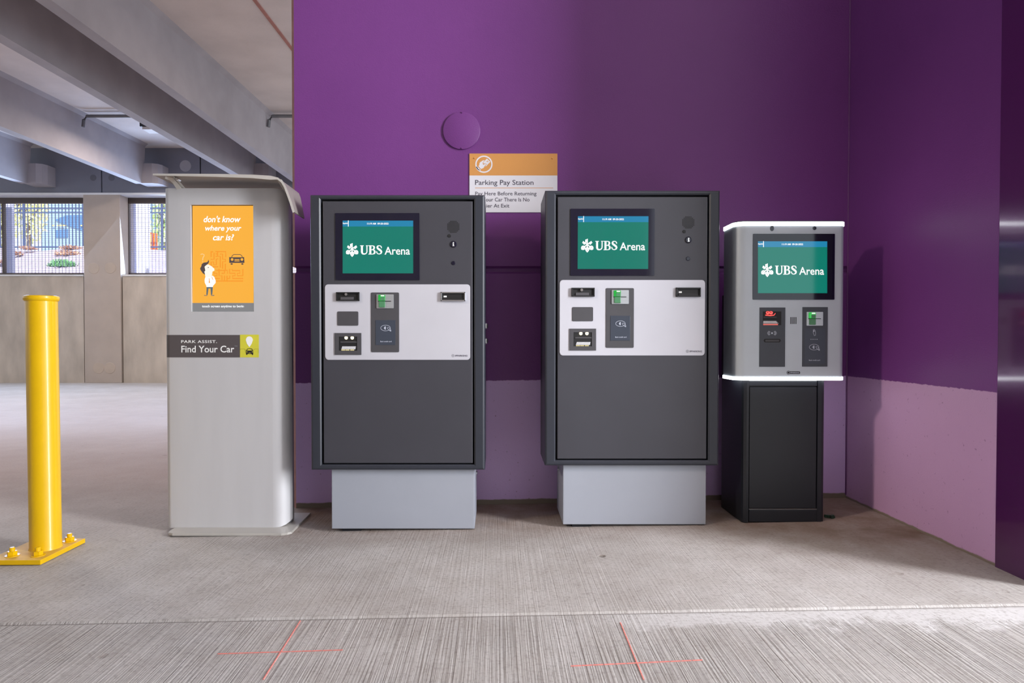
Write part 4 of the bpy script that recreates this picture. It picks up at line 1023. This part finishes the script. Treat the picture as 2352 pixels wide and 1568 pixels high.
p = at(-8, 510, 36); tree(p.x, 36, p.z, 0.75, 1.9, M['leaf_y'], 'yellow-green tree beyond the fence, behind the thin window mullion', 600)
p = at(374, 510, 36); tree(p.x, 36, p.z, 0.62, 1.7, M['leaf_g'], 'bright green tree seen through the window beside the silver kiosk', 600)
M['pale_blue'] = mat('pale_blue_cladding', C(132, 160, 188), 0.5, var=0.04, vs=0.6)
M['mid_blue'] = mat('blue_glazing', C(74, 112, 158), 0.4, var=0.06, vs=0.8)
M['amber'] = mat('amber_lettering', C(236, 200, 120), 0.6, var=0.0)
Yb = 41.0
p0, p1 = at(96, 470, Yb), at(300, 470, Yb)
root = thing('pale_blue_building', 'pale blue building with darker glass band beyond the fence', 'building', (p0.x, Yb, 4.4)); o = root.location
mb = MB(o); mb.box(p0.x, p1.x, Yb, Yb+5, 4.35, 12.0); mb.build('facade', M['pale_blue'], root)
def bpoly(name, pts, m):
    a = Art(Yb-0.05, o, t=0.04); a.poly(pts); a.build(name, m, root)
bpoly('glass_band', [(126, 505), (150, 495), (260, 492), (260, 530), (200, 533), (168, 522), (150, 516)], M['mid_blue'])
bpoly('lower_glazing', [(128, 528), (155, 526), (155, 545), (128, 545)], M['mid_blue'])
a = Art(Yb-0.11, o, t=0.03)
for x0, x1 in ((120, 124), (131, 138), (139, 146), (148, 152), (185, 190), (192, 195)): a.rect(x0, 516, x1, 519)
a.build('amber_mark', M['amber'], root)
M['orange'] = mat('orange_plastic', C(255, 110, 30), 0.5, var=0.05)
for px0, px1, lab in ((342.5, 351.5, 'orange upright barrier board beyond the fence, beside the white pier'), (352.5, 361, 'orange upright barrier board beyond the fence, further from the white pier')):
    x0, x1, z0, z1 = pr(px0, 534 if px0 < 345 else 535.5, px1, 573, 27.0)
    root = thing('barrier_board', lab, 'barrier', ((x0+x1)/2, 27.0, z0), 'orange barrier boards'); o = root.location
    mb = MB(o); mb.box(x0, x1, 26.97, 27.04, z0, z1, 0.02); mb.box(x0+0.02, x1-0.02, 26.9, 27.1, z0-0.35, z0+0.02); mb.build('board', M['orange'], root)
    a = Art(26.965, o); a.rect(px0+2.5, 538, px1-2, 571); a.build('face_panel', mat('orange_face', C(255, 160, 80), 0.5, var=0.05), root)
# outside piers
M['pier'] = mat('white_pier', C(232, 232, 240), 0.7, var=0.03); M['pier_l'] = mat('lavender_pier', C(196, 200, 226), 0.7, var=0.03)
for px0, px1, Yp_, k in ((14, 27, 16.4, 'pier_l'), (300, 308, 16.2, 'pier_l'), (308, 341, 17.9, 'pier')):
    x0, x1 = at(px0, 500, Yp_).x, at(px1, 500, Yp_).x; mb = MB(); mb.box(x0, x1, Yp_, Yp_+0.09, 1.5, 5.6); tag(mb.build('outside_column', M[k]), kind='structure')
# plants on the slope
M['dry'] = mat('dry_orange_plant', C(198, 158, 134), 0.8, var=0.25, vs=3); M['juniper'] = mat('juniper_green', C(118, 176, 118), 0.8, var=0.3, vs=5)
def clump(name, px, py, w, h, m, label, group, cat, n=220):
    Y = 18.0
    for _ in range(40): q = at(px, py, Y); Y += (q.z-ground_z(0, Y))*2.0 if False else 0; break
    best = min((abs(at(px, py, y).z-ground_z(0, y)), y) for y in [16+0.1*i for i in range(94)])[1]
    q = at(px, py, best); s = best/F; mb = MB((q.x, best, ground_z(0, best)))
    for k in range(n):
        u = random.uniform(-1, 1); v = random.uniform(-1, 1)
        if u*u+v*v > 1: continue
        b = Vector((q.x+u*w*s/2, best+v*0.3, ground_z(0, best)+0.02)); t = b+Vector((random.uniform(-0.12, 0.12), random.uniform(-0.1, 0.1), h*s*random.uniform(0.4, 1.0)*(1-0.6*u*u)))
        n_ = Vector((random.uniform(-1, 1), random.uniform(-1, 1), 0)).normalized()*0.035
        mb.bm.faces.new([mb.bm.verts.new(b-n_), mb.bm.verts.new(b+n_), mb.bm.verts.new(t+n_*0.3), mb.bm.verts.new(t-n_*0.3)])
    tag(mb.build(name, m), label, cat, group)
g = 'low plants on the mulch slope'
clump('juniper_shrub', 145, 614, 62, 18, M['juniper'], 'low green shrub on the mulch slope outside the window', g, 'shrub', 420)
clump('dry_plant', 155, 586, 56, 12, M['dry'], 'wide dry orange plant on the slope just above the green shrub', g, 'plant', 300)
clump('dry_plant', 165, 572, 46, 9, M['dry'], 'dry orange plant at the crest under the pale blue building', g, 'plant', 260)
clump('dry_plant', 66, 572, 30, 7, M['dry'], 'dry orange plant at the crest beside the thick fence post', g, 'plant', 200)
clump('dry_plant', 37, 587, 18, 10, M['dry'], 'small dry orange plant on the slope beside the lavender pier', g, 'plant', 160)
clump('dry_plant', 4, 605, 12, 10, M['dry'], 'small dry orange plant on the slope, close beside the window mullion', g, 'plant', 140)
